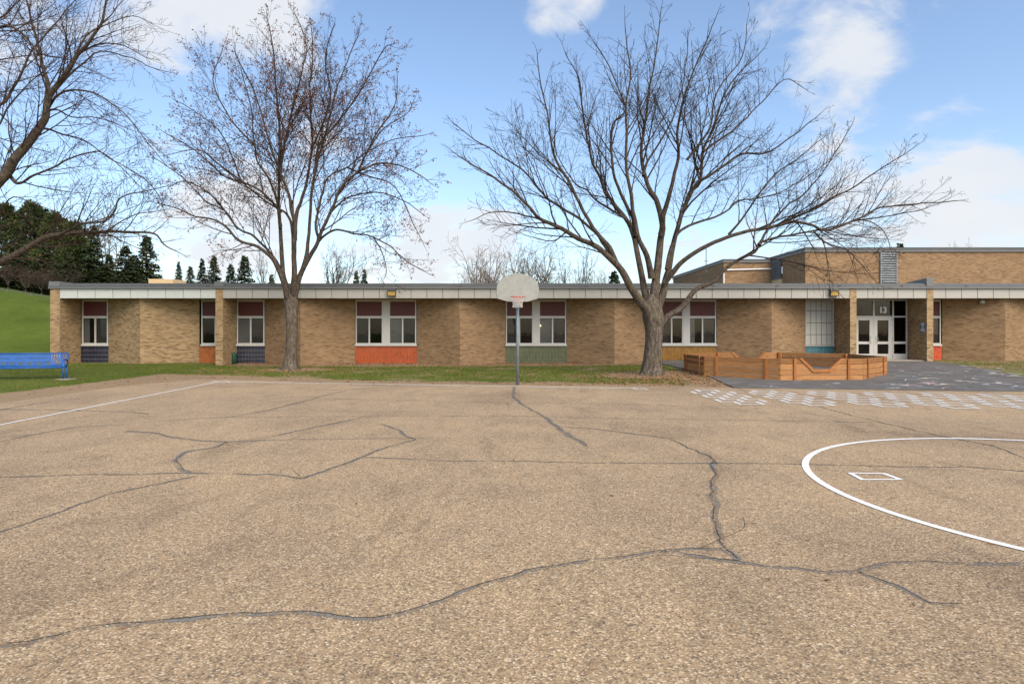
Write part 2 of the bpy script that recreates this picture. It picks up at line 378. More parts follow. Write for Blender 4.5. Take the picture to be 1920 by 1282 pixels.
def ground_mat():
    m, nt, b = new_mat('turf_and_soil', 0.95, 0.1); co = worldco(nt)
    at = nd(nt, 'ShaderNodeAttribute', attribute_name='soil')
    n1 = tnoise(nt, co, 0.5, 6, 0.6); n2 = tnoise(nt, worldco(nt, (1, 2.2, 1)), 3.0, 6, 0.65); n3 = tnoise(nt, co, 38, 3, 0.7)
    g = ramp(nt, n1, [(0.3, (.070, .098, .014)), (0.5, (.092, .118, .018)), (0.72, (.130, .138, .027))])
    g = mixc(nt, ramp(nt, n2, [(0.50, (0, 0, 0)), (0.72, (.45, .45, .45))]), g, (.165, .15, .045))
    g = mixc(nt, 1.0, g, ramp(nt, n3, [(0.3, (.60, .60, .60)), (0.7, (1.35, 1.35, 1.3))]), 'MULTIPLY')
    s = ramp(nt, n3, [(0.25, (.13, .088, .050)), (0.5, (.25, .172, .100)), (0.75, (.37, .27, .165))])
    s = mixc(nt, ramp(nt, n2, [(0.35, (0, 0, 0)), (0.7, (.6, .6, .6))]), s, (.33, .24, .145))
    lu = nd(nt, 'ShaderNodeAttribute', attribute_name='lush')
    g = mixc(nt, lu.outputs['Fac'], g, mixc(nt, 1.0, mixc(nt, 1.0, mixc(nt, n2, (.050, .092, .010), (.112, .138, .022)), ramp(nt, n1, [(.3, (.72, .76, .72)), (.7, (1.2, 1.12, 1.2))]), 'MULTIPLY'), ramp(nt, n3, [(0.3, (.75, .75, .75)), (0.7, (1.2, 1.2, 1.2))]), 'MULTIPLY'))
    f = nd(nt, 'ShaderNodeMath', {0: at.outputs['Fac'], 1: nd(nt, 'ShaderNodeMath', {0: nd(nt, 'ShaderNodeMath', {0: n2, 1: 0.5}, operation='SUBTRACT').outputs[0], 1: 1.5}, operation='MULTIPLY').outputs[0]}, operation='ADD')
    nt.links.new(mixc(nt, ramp(nt, f.outputs[0], [(0.36, (0, 0, 0)), (0.62, (1, 1, 1))]), g, s), b.inputs['Base Color'])
    bump(nt, b, n3, 0.6, 0.03)
    return m
M['ground'] = ground_mat()
def wood_mat(name, tint=(1, 1, 1)):
    m, nt, b = new_mat(name, 0.7, 0.3)
    oi = nd(nt, 'ShaderNodeObjectInfo')
    off = nd(nt, 'ShaderNodeVectorMath', {0: objco(nt, (2.0, 2.0, 26.0)), 1: oi.outputs['Location']}, operation='ADD')
    add = nd(nt, 'ShaderNodeVectorMath', {0: off.outputs[0]}, operation='ADD'); nt.links.new(oi.outputs['Random'], add.inputs[1])
    sc = nd(nt, 'ShaderNodeMath', {0: oi.outputs['Random'], 1: 60.0}, operation='MULTIPLY'); nt.links.new(sc.outputs[0], add.inputs[1])
    n = tnoise(nt, add.outputs[0], 1.6, 6, 0.6, 0.6)
    c = ramp(nt, n, [(0.25, (.24, .092, .026)), (0.45, (.41, .178, .056)), (0.62, (.48, .222, .076)), (0.8, (.55, .28, .108))])
    tone = ramp(nt, oi.outputs['Random'], [(0, (.70, .66, .60)), (0.5, (1.0, .98, .96)), (1, (1.34, 1.36, 1.36))])
    c = mixc(nt, 1.0, mixc(nt, 1.0, c, tone, 'MULTIPLY'), tint, 'MULTIPLY')
    kv = nd(nt, 'ShaderNodeTexVoronoi', {'Vector': objco(nt, (2.4, 2.4, 5.5)), 'Scale': 1.0}, feature='F1')
    c = mixc(nt, ramp(nt, kv.outputs['Distance'], [(0.05, (.85, .85, .85)), (0.11, (0, 0, 0))]), c, (.075, .028, .010))
    nt.links.new(c, b.inputs['Base Color']); bump(nt, b, n, 0.25, 0.004)
    return m
M['wood'] = wood_mat('cedar_stained_plank', (.80, .84, .92))
M['wood_trim'] = wood_mat('cedar_stained_trim', (.84, .72, .66))
def bark_mat(name, dark, mid, pale, sc=1.0, thin=None):
    m, nt, b = new_mat(name, 0.95, 0.15)
    co = worldco(nt, (1, 1, .34)); n = tnoise(nt, co, 12 * sc, 7, 0.68, 0.9); n2 = tnoise(nt, worldco(nt), 2.2, 5, 0.6)
    c = ramp(nt, n, [(0.30, dark), (0.48, mid), (0.66, pale)])
    c = mixc(nt, ramp(nt, n2, [(0.52, (0, 0, 0)), (0.70, (.5, .5, .5))]), c, (.15, .135, .055))
    if thin:
        at = nd(nt, 'ShaderNodeAttribute', attribute_name='thick')
        c = mixc(nt, at.outputs['Fac'], ramp(nt, n, [(0.30, thin[0]), (0.48, thin[1]), (0.66, thin[2])]), c)
    nt.links.new(c, b.inputs['Base Color']); bump(nt, b, n, 1.0, 0.05)
    return m
M['bark'] = bark_mat('furrowed_bark', (.036, .027, .020), (.098, .076, .056), (.205, .168, .136))
M['bark_limb'] = bark_mat('limb_bark', (.034, .025, .019), (.090, .069, .051), (.185, .15, .122), 1.0, ((.028, .021, .016), (.066, .049, .036), (.125, .098, .076)))
M['twig'] = simple('twig_bark', (.050, .034, .026), 0.9, 0.15, 0.25, 3)
M['twig_red'] = simple('twig_bark_reddish', (.058, .035, .026), 0.9, 0.15, 0.25, 3)
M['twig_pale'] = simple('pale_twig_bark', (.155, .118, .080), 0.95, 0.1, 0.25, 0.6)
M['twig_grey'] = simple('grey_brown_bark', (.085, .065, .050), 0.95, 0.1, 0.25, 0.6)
M['leaf_red'] = simple('dry_red_brown_leaf', (.185, .078, .045), 0.8, 0.2, 0.3, 2.5)
M['leaf_tan'] = simple('dry_tan_leaf', (.30, .18, .085), 0.8, 0.2, 0.3, 3.0)
M['leaf_litter'] = simple('fallen_leaf', (.25, .135, .065), 0.85, 0.15, 0.46, 7.0)
M['bud'] = simple('pale_seed_tassel', (.36, .28, .17), 0.9, 0.1, 0.25, 0.5)
def needle_mat(name, a, b_, c_):
    m, nt, b = new_mat(name, 0.85, 0.2); oi = nd(nt, 'ShaderNodeObjectInfo')
    n = tnoise(nt, worldco(nt), 0.9, 5, 0.65)
    c = ramp(nt, n, [(0.3, a), (0.5, b_), (0.72, c_)])
    c = mixc(nt, 1.0, c, ramp(nt, oi.outputs['Random'], [(0, (.80, .84, .85)), (1, (1.2, 1.12, .95))]), 'MULTIPLY')
    nt.links.new(c, b.inputs['Base Color']); return m
M['needle'] = needle_mat('spruce_needles', (.030, .046, .024), (.048, .068, .030), (.085, .095, .040))
M['needle_pine'] = needle_mat('pine_needles', (.032, .050, .017), (.054, .076, .024), (.100, .110, .038))
M['grass'] = None
def grass_mat():
    m, nt, b = new_mat('grass_blade', 0.8, 0.2)
    n = tnoise(nt, worldco(nt), 0.8, 4, 0.6); n2 = tnoise(nt, worldco(nt), 60, 2, 0.6)
    c = ramp(nt, n, [(0.3, (.066, .098, .013)), (0.55, (.098, .124, .019)), (0.75, (.165, .155, .038))])
    nt.links.new(mixc(nt, 1.0, c, ramp(nt, n2, [(.3, (.7, .7, .7)), (.7, (1.4, 1.35, 1.3))]), 'MULTIPLY'), b.inputs['Base Color']); return m
M['grass'] = grass_mat()
M['grey_board'] = simple('weathered_fan_backboard', (.30, .30, .265), 0.6, 0.3, 0.14, 5.5)

# ------------------------------------------------------------------ ground, playground, path
TREES = {'T2': gp_z(546, 693), 'T3': gp_z(1222, 703)}
def graded(a, b, fine0, fine1, fs, cs):
    xs = list(np.arange(fine0, fine1 + 1e-6, fs)); s = cs; x = fine0
    while x > a: x -= s; s *= 1.35; xs.insert(0, max(a, x))
    s = cs; x = fine1
    while x < b: x += s; s *= 1.35; xs.append(min(b, x))
    return xs
LIP = lambda X: -12.7 + 0.25 * math.sin(X * 0.9) + 0.12 * math.sin(X * 2.3)
def soil_amount(X, Y):
    s = 0.0
    ye = yedge(X); nn = mnoise.noise(Vector((X * .7, Y * .7, 3)))
    if X > -14:
        d = Y - ye
        wdt = 1.3 + 0.9 * sm(-4, -10, X) + 1.0 * nn + .5 * mnoise.noise(Vector((X * 2.3, Y * 2.3, 5)))
        s = max(s, 1 - sm(wdt * 0.45, wdt * 1.25, d))
    if X < -11:
        d = -12.8 - X; s = max(s, (1 - sm(0.25, 1.7 + .6 * nn, d)) * (1 if Y < ye + 1.8 else 0))
    for t, r in ((TREES['T2'], 1.5), (TREES['T3'], 2.3)):
        d = math.hypot((X - t.x) * (.62 if X > t.x else .9), (Y - t.y) * 1.1); s = max(s, 1 - sm(r * .45, r * 1.15, d))
    if 5.6 < X < 16: s = max(s, sm(5.6, 6.6, X) * (1 - sm(26, 28, Y)))
    # litter along the wall foot
    s = max(s, sm(30.7, 31.35, Y) * (1 - sm(33, 34, Y)) * (0.95 if -14 < X < 16 else 0.45))
    if -14 < X < 8 and Y < 31: s = max(s, .31 + .42 * nn + .2 * mnoise.noise(Vector((X * 2.1, Y * 2.6, 1))))
    if X > 16: s = max(s, 0.46 + .2 * nn)
    if X < -14 and Y < 30: s = max(s, 0.12 + 0.2 * nn)
    return s
gx = graded(-1500, 1500, -34, 34, 0.3, 0.6); gy = graded(-400, 3000, 14, 47, 0.3, 0.6)
V = []; S = []
for y in gy:
    for x in gx:
        z = ground_z(x, y)
        if x > -12.6 and y < yedge(x) - 0.25: z -= 0.05
        z += 0.018 * mnoise.noise(Vector((x * 1.3, y * 1.3, 0))) if (y > yedge(x) + .2 or x < -13) else 0
        V.append((x, y, z)); S.append(soil_amount(x, y))
nx = len(gx); Q = [(j * nx + i, j * nx + i + 1, (j + 1) * nx + i + 1, (j + 1) * nx + i) for j in range(len(gy) - 1) for i in range(nx - 1)]
me = np_mesh('ground', V, Q, True); at = me.attributes.new('soil', 'FLOAT', 'POINT'); at.data.foreach_set('value', np.array(S, np.float32))
at = me.attributes.new('lush', 'FLOAT', 'POINT'); at.data.foreach_set('value', np.array([sm(30, 35, v[1]) * sm(-20, -24, v[0]) for v in V], np.float32))
tag(link('ground', me, M['ground']), 'mown grass with bare soil margins around the playground', kind='structure')

# playground sheet
edge = []
X = 60.0
while X > -12.3:
    edge.append((X, yedge(X) + 0.20 * mnoise.noise(Vector((X * 1.1, 0, 0))) + (0.13 * mnoise.noise(Vector((X * 4, 1, 0))))))
    X -= 0.15
Y = edge[-1][1] - 0.2
while Y > -40:
    edge.append((-12.55 - 0.18 * mnoise.noise(Vector((Y * .8, 4, 0))) - .08 * mnoise.noise(Vector((Y * 4, 4, 0))) + 0.9 * sm(20.5, 23.5, Y), Y)); Y -= 0.2
pts = edge + [(-12.6, -40), (60, -40)]
pav = MB().poly([(x, y, 0.004) for x, y in pts]); pav = pav.build('pavement', M['pavement'], uv=False)
tag(pav, 'tan exposed aggregate playground pavement with sealed cracks', kind='structure')
for p in pav.data.polygons:
    if p.normal.z < 0: p.flip()

def ribbon(name, pts, w, z, m, jitter=0.0, closed=False, step=None, parent=pav, seed=0):
    P = [Vector((p[0], p[1])) for p in pts]
    ws = list(w) if isinstance(w, (list, tuple)) else [w] * len(P)
    if step:
        Q2, W2 = [], []
        for i in range(len(P) - 1):
            n = max(1, int((P[i + 1] - P[i]).length / step))
            for k in range(n):
                t = k / n; Q2.append(P[i].lerp(P[i + 1], t)); W2.append(ws[i] * (1 - t) + ws[i + 1] * t)
        Q2.append(P[-1]); W2.append(ws[-1]); P, ws = Q2, W2
    n = len(P); V = []; Fc = []
    for i in range(n):
        a = P[(i - 1) % n] if closed else P[max(i - 1, 0)]; b = P[(i + 1) % n] if closed else P[min(i + 1, n - 1)]
        t = (b - a).normalized(); nr = Vector((-t.y, t.x))
        c = P[i]; hw0 = hw1 = ws[i] / 2
        if jitter:
            s = i * (step or .1)
            c = c + nr * (mnoise.noise(Vector((s * 2.2, seed, 0))) * jitter + mnoise.noise(Vector((s * 9, seed, 5))) * jitter * .6 + mnoise.noise(Vector((s * 23, seed, 5))) * jitter * .35)
            hw0 *= 0.65 + .9 * abs(mnoise.noise(Vector((s * 3, seed, 9)))) * 1.3; hw1 *= 0.65 + .9 * abs(mnoise.noise(Vector((s * 3, seed, 19)))) * 1.3
        V += [(c.x - nr.x * hw0, c.y - nr.y * hw0, z), (c.x + nr.x * hw1, c.y + nr.y * hw1, z)]
    for i in range(n if closed else n - 1):
        j = (i + 1) % n; Fc.append((2 * i, 2 * j, 2 * j + 1, 2 * i + 1))
    me = np_mesh(name, V, Fc)
    return link(name, me, m, parent)
A5 = lambda L: [(x / 2, y / 2 + 680) for x, y in L]
A6 = lambda L: [(x / 2 + 960, y / 2 + 680) for x, y in L]
CR = [  # pixel polyline, sealant width (m), crack width (m)
 (A5([(-60, 1075), (0, 1065), (100, 1058), (160, 1045), (250, 1020), (340, 995), (480, 980), (600, 968), (720, 960), (850, 950), (960, 945), (1060, 940), (1150, 940), (1220, 955), (1320, 968), (1400, 965), (1480, 948), (1540, 930), (1620, 905), (1700, 875), (1760, 850), (1830, 830), (1920, 805)]) + A6([(50, 785), (120, 770), (230, 755), (300, 742), (400, 735), (500, 718), (600, 705), (700, 700), (790, 703)]), .075, .014),
 (A6([(560, 716), (620, 715), (700, 730), (780, 745), (850, 748), (950, 765), (1050, 772), (1180, 790), (1290, 788), (1350, 770), (1420, 757), (1550, 750), (1700, 755), (1920, 762), (2050, 768)]), .085, .011),
 (A6([(1290, 790), (1380, 820), (1460, 850), (1520, 885), (1580, 910), (1700, 915)]), [.07, .07, .08, .07, .03, .012], .010),
 (A6([(765, 372), (745, 385), (770, 420), (745, 465), (755, 500), (765, 545), (755, 590), (780, 620), (785, 670), (800, 700), (850, 742)]), .12, .02),
 (A6([(8, 90), (5, 130), (40, 160), (90, 185), (130, 210), (165, 240), (200, 265), (250, 295), (290, 318)]), [.14, .15, .12, .12, .14, .2, .24, .22, .1], .015),
 (A6([(165, 240), (300, 248), (420, 262), (520, 275), (600, 290), (660, 320), (740, 350), (765, 372)]), .075, .02),
 (A5([(1370, 355), (1500, 362), (1700, 370), (1920, 370)]) + A6([(300, 376), (600, 380), (760, 378), (1100, 382), (1400, 390), (1550, 393), (1700, 392), (1920, 408), (2050, 420)]), .06, .02),
 (A5([(1430, 232), (1500, 255), (1520, 275), (1560, 290), (1480, 310), (1400, 335), (1350, 360), (1250, 395), (1180, 420), (1130, 437), (1100, 440)]), .11, .018),
 (A5([(-60, 432), (0, 430), (300, 422), (500, 420), (700, 415), (900, 420), (1020, 422), (1130, 435)]), .06, .018),
 (A5([(470, 258), (560, 262), (640, 280), (740, 293), (850, 298), (1000, 292), (1200, 288), (1590, 284)]), [.14, .14, .12, .12, .1, .05, .04, .04], .018),
 (A5([(850, 298), (800, 320), (700, 335), (670, 350), (655, 370), (690, 405), (710, 413)]), .13, .018),
 (A5([(730, 428), (600, 455), (500, 475), (400, 497), (300, 530), (200, 570), (100, 605), (0, 635), (-60, 652)]), .065, .016),
 (A5([(1040, 272), (1150, 250), (1250, 228), (1350, 208)]), .1, .02),
 (A5([(-60, 312), (0, 298), (100, 275), (180, 260), (280, 243), (420, 235), (600, 220), (850, 205), (1000, 180), (1100, 155), (1200, 128), (1300, 105), (1420, 92)]), [.1, .1, .1, .09, .09, .05, .05, .08, .1, .12, .1, .08, .06], .02),
 (A5([(850, 205), (1200, 203), (1920, 200)]) + A6([(400, 210), (800, 215), (1370, 225)]), .05, .02),
 (A6([(1150, 165), (1300, 205), (1450, 240), (1650, 285), (1800, 310), (1920, 355), (2040, 400)]), .06, .02),
 (A5([(1112, 98), (1180, 100), (1250, 102), (1420, 96)]), .07, .02),
 (A5([(1210, 135), (1500, 142), (1900, 150)]) + A6([(400, 155), (700, 165), (1000, 160)]), .04, .02),
 (A5([(-60, 176), (0, 175), (200, 178), (480, 185), (560, 193)]), .11, .02),
 (A5([(0, 178), (100, 160), (190, 147)]), .13, .02),
 (A6([(830, 88), (860, 102), (905, 118)]), .05, .02),
]
for i, (L, w, cw) in enumerate(CR):
    P = [gp(*p) for p in L]
    ribbon('crack_sealant', P, [q * .75 for q in w] if isinstance(w, list) else w * .75, 0.0065, M['sealant'], jitter=0.035, step=0.05, seed=i * 3.7)
    mw = max(w) if isinstance(w, list) else w
    P = [(a, b + .30 * mw) for a, b in P]
    ribbon('crack', P, cw * .75, 0.0085, M['crack'], jitter=0.035, step=0.05, seed=i * 3.7)
hr = random.Random(31)
for i in range(14):
    L = hr.choice(CR)[0]; k = hr.randrange(len(L)); p0 = Vector(gp(*L[k])); a = hr.uniform(0, 6.28); P = [p0]
    for j in range(hr.randint(5, 14)):
        a += hr.gauss(0, .2); P.append(P[-1] + Vector((math.cos(a), math.sin(a))) * hr.uniform(.06, .16))
    if any(q.x < -12 or q.y > yedge(q.x) - .3 for q in P): continue
    ribbon('hairline_crack', P, [.010 * (1 - .7 * q / len(P)) for q in range(len(P))], 0.0085, M['crack'], jitter=.012, step=.03, seed=200 + i)
ribbon('sandy_crack', [gp(*p) for p in A5([(1110, 970), (1090, 1010), (1095, 1050), (1120, 1100), (1130, 1150), (1170, 1204), (1190, 1240)])], .022, 0.0095, M['sand'], jitter=.02, step=.02, seed=91)
ribbon('sandy_crack', [gp(*p) for p in A6([(765, 395), (775, 430), (750, 470), (762, 540), (760, 590), (785, 650), (800, 705)])], .032, 0.0095, M['sand'], jitter=.03, step=.03, seed=92)
ribbon('sandy_crack', [gp(*p) for p in A5([(-60, 1065), (0, 1060), (60, 1058), (120, 1050)])], .04, 0.0095, M['sand'], jitter=.02, step=.03, seed=93)

# painted lines
LZ = 0.0105
cw = [(7.025 + 3.47 * math.cos(a * math.pi / 90), 7.0 + 3.47 * math.sin(a * math.pi / 90)) for a in range(180)]
tag(ribbon('painted_circle', cw, 0.085, LZ, M['paint'], closed=True), 'large white painted circle on the pavement')
def quad_frame(name, P, w, m):
    c = sum((Vector(p) for p in P), Vector((0, 0))) / 4
    ins = [Vector(p) + (c - Vector(p)) * (w * 1.41 / (c - Vector(p)).length) for p in P]
    V = [(p[0], p[1], LZ) for p in P] + [(p.x, p.y, LZ) for p in ins]
    return link(name, np_mesh(name, V, [(i, (i + 1) % 4, 4 + (i + 1) % 4, 4 + i) for i in range(4)]), m, pav)
tag(quad_frame('painted_square', [gp(1588, 887), gp(1660, 888), gp(1695, 900.5), gp(1614, 901)], 0.055, M['paint']), 'small white painted square inside the circle')
c0, c1, c2 = gp(-60, 809), gp(409, 716), gp(1190, 729)
ribbon('painted_sideline', [c0, c1], 0.065, LZ, M['paint'], step=.5)
ribbon('painted_baseline', [(c1[0] - .25, c1[1] + .03), c1, gp(700, 720.5), gp(970, 725), c2], 0.085, LZ + .003, M['paint'], step=.3)
quad_frame('painted_corner_box', [gp(400, 715), gp(428, 715.3), gp(432, 717.5), gp(404, 717.5)], 0.06, M['paint'])
quad_frame('painted_corner_box', [gp(1186, 727.4), gp(1207, 727.6), gp(1217, 731), gp(1195, 731)], 0.05, M['paint'])
# hopscotch courts: single, double, single, double ... squares, running towards the camera
for k, (X0, Y0) in enumerate(((5.78, 19.2), (7.37, 18.98), (8.93, 18.72), (10.38, 18.42), (11.87, 18.18), (13.30, 17.92))):
    hop = empty('hopscotch_court', (X0, Y0, 0)); hop.parent = pav
    u, rowd, w = 0.56, 0.545, 0.072
    mb = MB()
    def bar(x0, y0, x1, y1, z):
        if abs(x1 - x0) > abs(y1 - y0): mb.poly([(x0 - w / 2, y0 - w / 2, z), (x1 + w / 2, y0 - w / 2, z), (x1 + w / 2, y0 + w / 2, z), (x0 - w / 2, y0 + w / 2, z)])
        else: mb.poly([(x0 - w / 2, min(y0, y1), z), (x0 + w / 2, min(y0, y1), z), (x0 + w / 2, max(y0, y1), z), (x0 - w / 2, max(y0, y1), z)])
    for r in range(7):
        y0, y1 = -r * rowd, -(r + 1) * rowd; hw = u / 2 if r % 2 == 0 else u
        bar(-u if r in (1, 2, 3, 4, 5, 6) else -hw, y0, u if r else hw, y0, LZ)
        for x in ((-hw, hw) if r % 2 == 0 else (-u, 0, u)): bar(x, y0, x, y1, LZ + .002)
    bar(-u / 2, -7 * rowd, u / 2, -7 * rowd, LZ)
    o = mb.build('painted_lines', M['paint'], hop, uv=False)
    tag(hop, ['leftmost hopscotch court painted in white', 'second hopscotch court from the left', 'third hopscotch court from the left', 'fourth hopscotch court from the left', 'fifth hopscotch court from the left', 'rightmost hopscotch court at the photo edge'][k])

def draped(name, poly, dz, m, step=0.5, skirt=0.06, parent=None):
    me = bpy.data.meshes.new(name); bm = bmesh.new()
    f = bm.faces.new([bm.verts.new((p[0], p[1], 0)) for p in poly])
    bmesh.ops.recalc_face_normals(bm, faces=bm.faces)
    if f.normal.z < 0: f.normal_flip()
    bmesh.ops.triangulate(bm, faces=bm.faces[:])
    for ax, k in ((Vector((1, 0, 0)), 0), (Vector((0, 1, 0)), 1)):
        a = min(p[k] for p in poly); b = max(p[k] for p in poly); t = a + step
        while t < b:
            bmesh.ops.bisect_plane(bm, geom=bm.verts[:] + bm.edges[:] + bm.faces[:], plane_co=ax * t, plane_no=ax); t += step
    for v in bm.verts: v.co.z = ground_z(v.co.x, v.co.y) + dz
    if skirt:
        be = [e for e in bm.edges if e.is_boundary]
        r = bmesh.ops.extrude_edge_only(bm, edges=be)
        for v in [g for g in r['geom'] if isinstance(g, bmesh.types.BMVert)]: v.co.z -= skirt
    bm.to_mesh(me); bm.free()
    return link(name, me, m, parent)
pp = [gp_z(*p) for p in ((1238, 681.5), (1255, 685.5), (1268, 689), (1290, 695.5), (1318, 703.5), (1333, 708), (1345, 713.5), (1356, 719))]
pp += [Vector((wx(1371, 20.1), yedge(6.9) - .12, 0))]
for i in range(9):
    X = 8.0 + i * 2.6; pp.append(Vector((X, yedge(X) - .12 + .04 * math.sin(i * 2.1), 0)))
pp += [Vector((28.9, 24, 0)), gp_z(1960, 715), gp_z(1880, 699), gp_z(1835, 690.5), gp_z(1790, 683.5), gp_z(1767, 680.3), Vector((20.6, 31.2, 0)), Vector((20.0, 31.6, 0)), Vector((16.6, 31.6, 0)), Vector((16.0, 32.4, 0)), Vector((7.4, 32.4, 0))]
path = draped('asphalt_path', [(p.x, p.y) for p in pp], 0.035, M['asphalt'])
tag(path, 'dark asphalt path with chalk drawings leading to the doors', kind='structure')
# chalk scribbles
rr = random.Random(5)
for i in range(85):
    if i < 70: x, y = rr.uniform(1660, 1915), rr.uniform(686, 731)
    else: x, y = rr.uniform(1400, 1920), rr.uniform(716, 727)
    p = gp_z(x, y)
    if p.y < yedge(p.x) + .15 or p.x > 26: continue
    if math.hypot(p.x - 10.7, p.y - 25.6) < 4.2 and p.y > 21.9: continue
    m = M[rr.choice(['chalk', 'chalk', 'chalk', 'chalk_pink', 'chalk_blue', 'chalk_yellow'])]
    ang = rr.uniform(0, 3.14); L = rr.uniform(.15, .75); cu = rr.uniform(-1.5, 1.5); n = 7
    P = [(p.x + L * (t / n - .5) * math.cos(ang + cu * t / n), p.y + L * (t / n - .5) * math.sin(ang + cu * t / n)) for t in range(n + 1)]
    wd = rr.choice([.03, .05, .08, .16])
    o = ribbon('chalk_mark', P, wd, 0, m, parent=path)
    co = np.empty(len(o.data.vertices) * 3, np.float32); o.data.vertices.foreach_get('co', co); co = co.reshape(-1, 3)
    for v in co: v[2] = ground_z(v[0], v[1]) + 0.047
    o.data.vertices.foreach_set('co', co.ravel())

# ------------------------------------------------------------------ school building
YF, YR, YW = 31.0, 31.28, 32.5
ZS, ZC, ZT = 3.378, 3.84, 4.10           # soffit, underside of coping, top of coping
zw = lambda py: wz(py, YW)
school = empty('school_building', (0, YF, 0))
tag(school, 'long single storey tan brick school building with folded walls and coloured tile panels', 'building')
school.location = (0, 0, 0)

def wall_strip(name, pts, z0, z1, m, parent, thick=0.22):
    P = [Vector(p) for p in pts]; n = len(P)
    off = []
    for i in range(n):
        a = (P[i] - P[i - 1]).normalized() if i else None; b = (P[i + 1] - P[i]).normalized() if i < n - 1 else None
        ns = [Vector((-d.y, d.x)) for d in (a, b) if d is not None]
        v = sum(ns, Vector((0, 0))).normalized(); off.append(P[i] + v * thick / max(.5, v.dot(ns[0])))
    bm = bmesh.new(); L = bm.loops.layers.uv.new('UVMap'); u = 0
    def face(pts, uvs):
        f = bm.faces.new([bm.verts.new(p) for p in pts])
        for l, q in zip(f.loops, uvs): l[L].uv = q
    u0 = R.uniform(0, 5)
    for i in range(n - 1):
        a, b, c, d = P[i], P[i + 1], off[i], off[i + 1]; ln = (b - a).length
        face([(a.x, a.y, z0), (b.x, b.y, z0), (b.x, b.y, z1), (a.x, a.y, z1)], [(u0 + u, z0), (u0 + u + ln, z0), (u0 + u + ln, z1), (u0 + u, z1)])
        face([(d.x, d.y, z0), (c.x, c.y, z0), (c.x, c.y, z1), (d.x, d.y, z1)], [(0, z0), (ln, z0), (ln, z1), (0, z1)])
        face([(a.x, a.y, z1), (b.x, b.y, z1), (d.x, d.y, z1), (c.x, c.y, z1)], [(0, 0), (ln, 0), (ln, .2), (0, .2)])
        u += ln
    for i, s in ((0, 1), (n - 1, -1)):
        a, c = P[i], off[i]
        q = [(a.x, a.y, z0), (a.x, a.y, z1), (c.x, c.y, z1), (c.x, c.y, z0)]
        face(q if s > 0 else q[::-1], [(0, z0), (0, z1), (thick, z1), (thick, z0)] if s > 0 else [(thick, z0), (thick, z1), (0, z1), (0, z0)])
    me = bpy.data.meshes.new(name); bm.to_mesh(me); bm.free()
    return link(name, me, m, parent)

def pier(a, b, m, back=33.0, lab=None):
    o = MB().box(wx(a, YF), wx(b, YF), YF, back, -0.2, ZC - .004).build('brick_pier', m, school)
    if lab: o['label'] = lab
pier(94, 112, M['brick_pale'], lab='pale brick pier at the left end'); pier(404, 418, M['brick_pale']); pier(1594, 1606, M['brick_pale']); pier(1738, 1750, M['brick_pale'])
XE = 33.0
def zig(a, ridge, b, m):
    wall_strip('folded_brick_wall', [(wx(a, YW), YW), (wx(ridge, YR), YR), (wx(b, YW), YW)], -0.2, ZS - .003, m, school)
zig(203.5, 263, 374, M['brick_pale']); zig(496.5, 563, 665.5, M['brick']); zig(781.5, 862, 947.5, M['brick']); zig(1062.5, 1152, 1236.5, M['brick'])
zig(1344, 1447, 1510, M['brick']); zig(1766.5, 1885, 1990, M['brick'])
# back, side and roof masses
MB().box(wx(94, YF) + .001, wx(94, YF) + .3, 33.0, 58, -0.2, ZC - .003).build('side_wall', M['brick_pale'], school)
MB().box(XE - .3, XE, 31.3, 58, -0.2, ZC - .003).build('side_wall', M['brick'], school)
MB().box(wx(94, YF) + .001, XE, 58, 58.3, -0.2, ZC - .003).build('rear_wall', M['brick'], school)
MB().box(wx(1990, YW), XE, YW, YW + .22, -0.2, ZS - .002).build('brick_wall', M['brick'], school)
MB().box(wx(94, YF) + .02, XE - .01, 31.2, 58.2, ZC + .02, ZC + .17).build('roof', M['roofing'], school)
MB().box(wx(112, YF), XE - .31, YF + .09, 33.2, ZS, ZS + .03).build('soffit', M['soffit'], school)
MB().box(wx(112, YF), XE - .31, YF + .075, YF + .085, ZS + .01, ZC - .004).build('fascia_backing', M['reveal'], school)
X0, X1 = wx(94, YF) - .06, XE + .05
prof = [(X0, 30.93, ZC), (X0, 30.93, ZC + .055), (X0, 30.955, ZC + .06), (X0, 31.06, ZT), (X0, 31.45, ZT + .01), (X0, 31.45, ZC)]
cop = MB().prism([(X0, 30.953, ZC + .072), (X0, 30.972, ZC + .16), (X0, 31.05, ZT), (X0, 31.45, ZT + .01), (X0, 31.45, ZC + .001), (X0, 30.99, ZC + .001)], (X1 - X0, 0, 0)).build('coping', M['coping'], school)
MB().box(X0, X1, 30.925, 30.985, ZC, ZC + .07).build('drip_edge', M['coping_pale'], cop)
# joints of the coping covers
for k in range(18):
    x = X0 + 1.6 + k * 3.05 + R.uniform(-.05, .05)
    if x < X1: MB().box(x, x + .12, 30.938, 30.955, ZC + .074, ZC + .16).build('cover_joint', M['coping'], cop)
def fin(a, b, h, hb, dep):
    x0, x1 = wx(a, YF), wx(b, YF)
    o = MB().prism([(x0, 30.94, ZC + .1), (x0, 30.94, ZT + h), (x0, 30.94 + dep, ZT + hb), (x0, 30.94 + dep, ZC + .1)], (x1 - x0, 0, 0)).build('parapet_fin', M['coping_pale'], school)
fin(92.6, 113, .085, .02, 4.5); fin(402.5, 420, .075, .03, 3.2); fin(1736, 1750, .26, .01, 3.2)
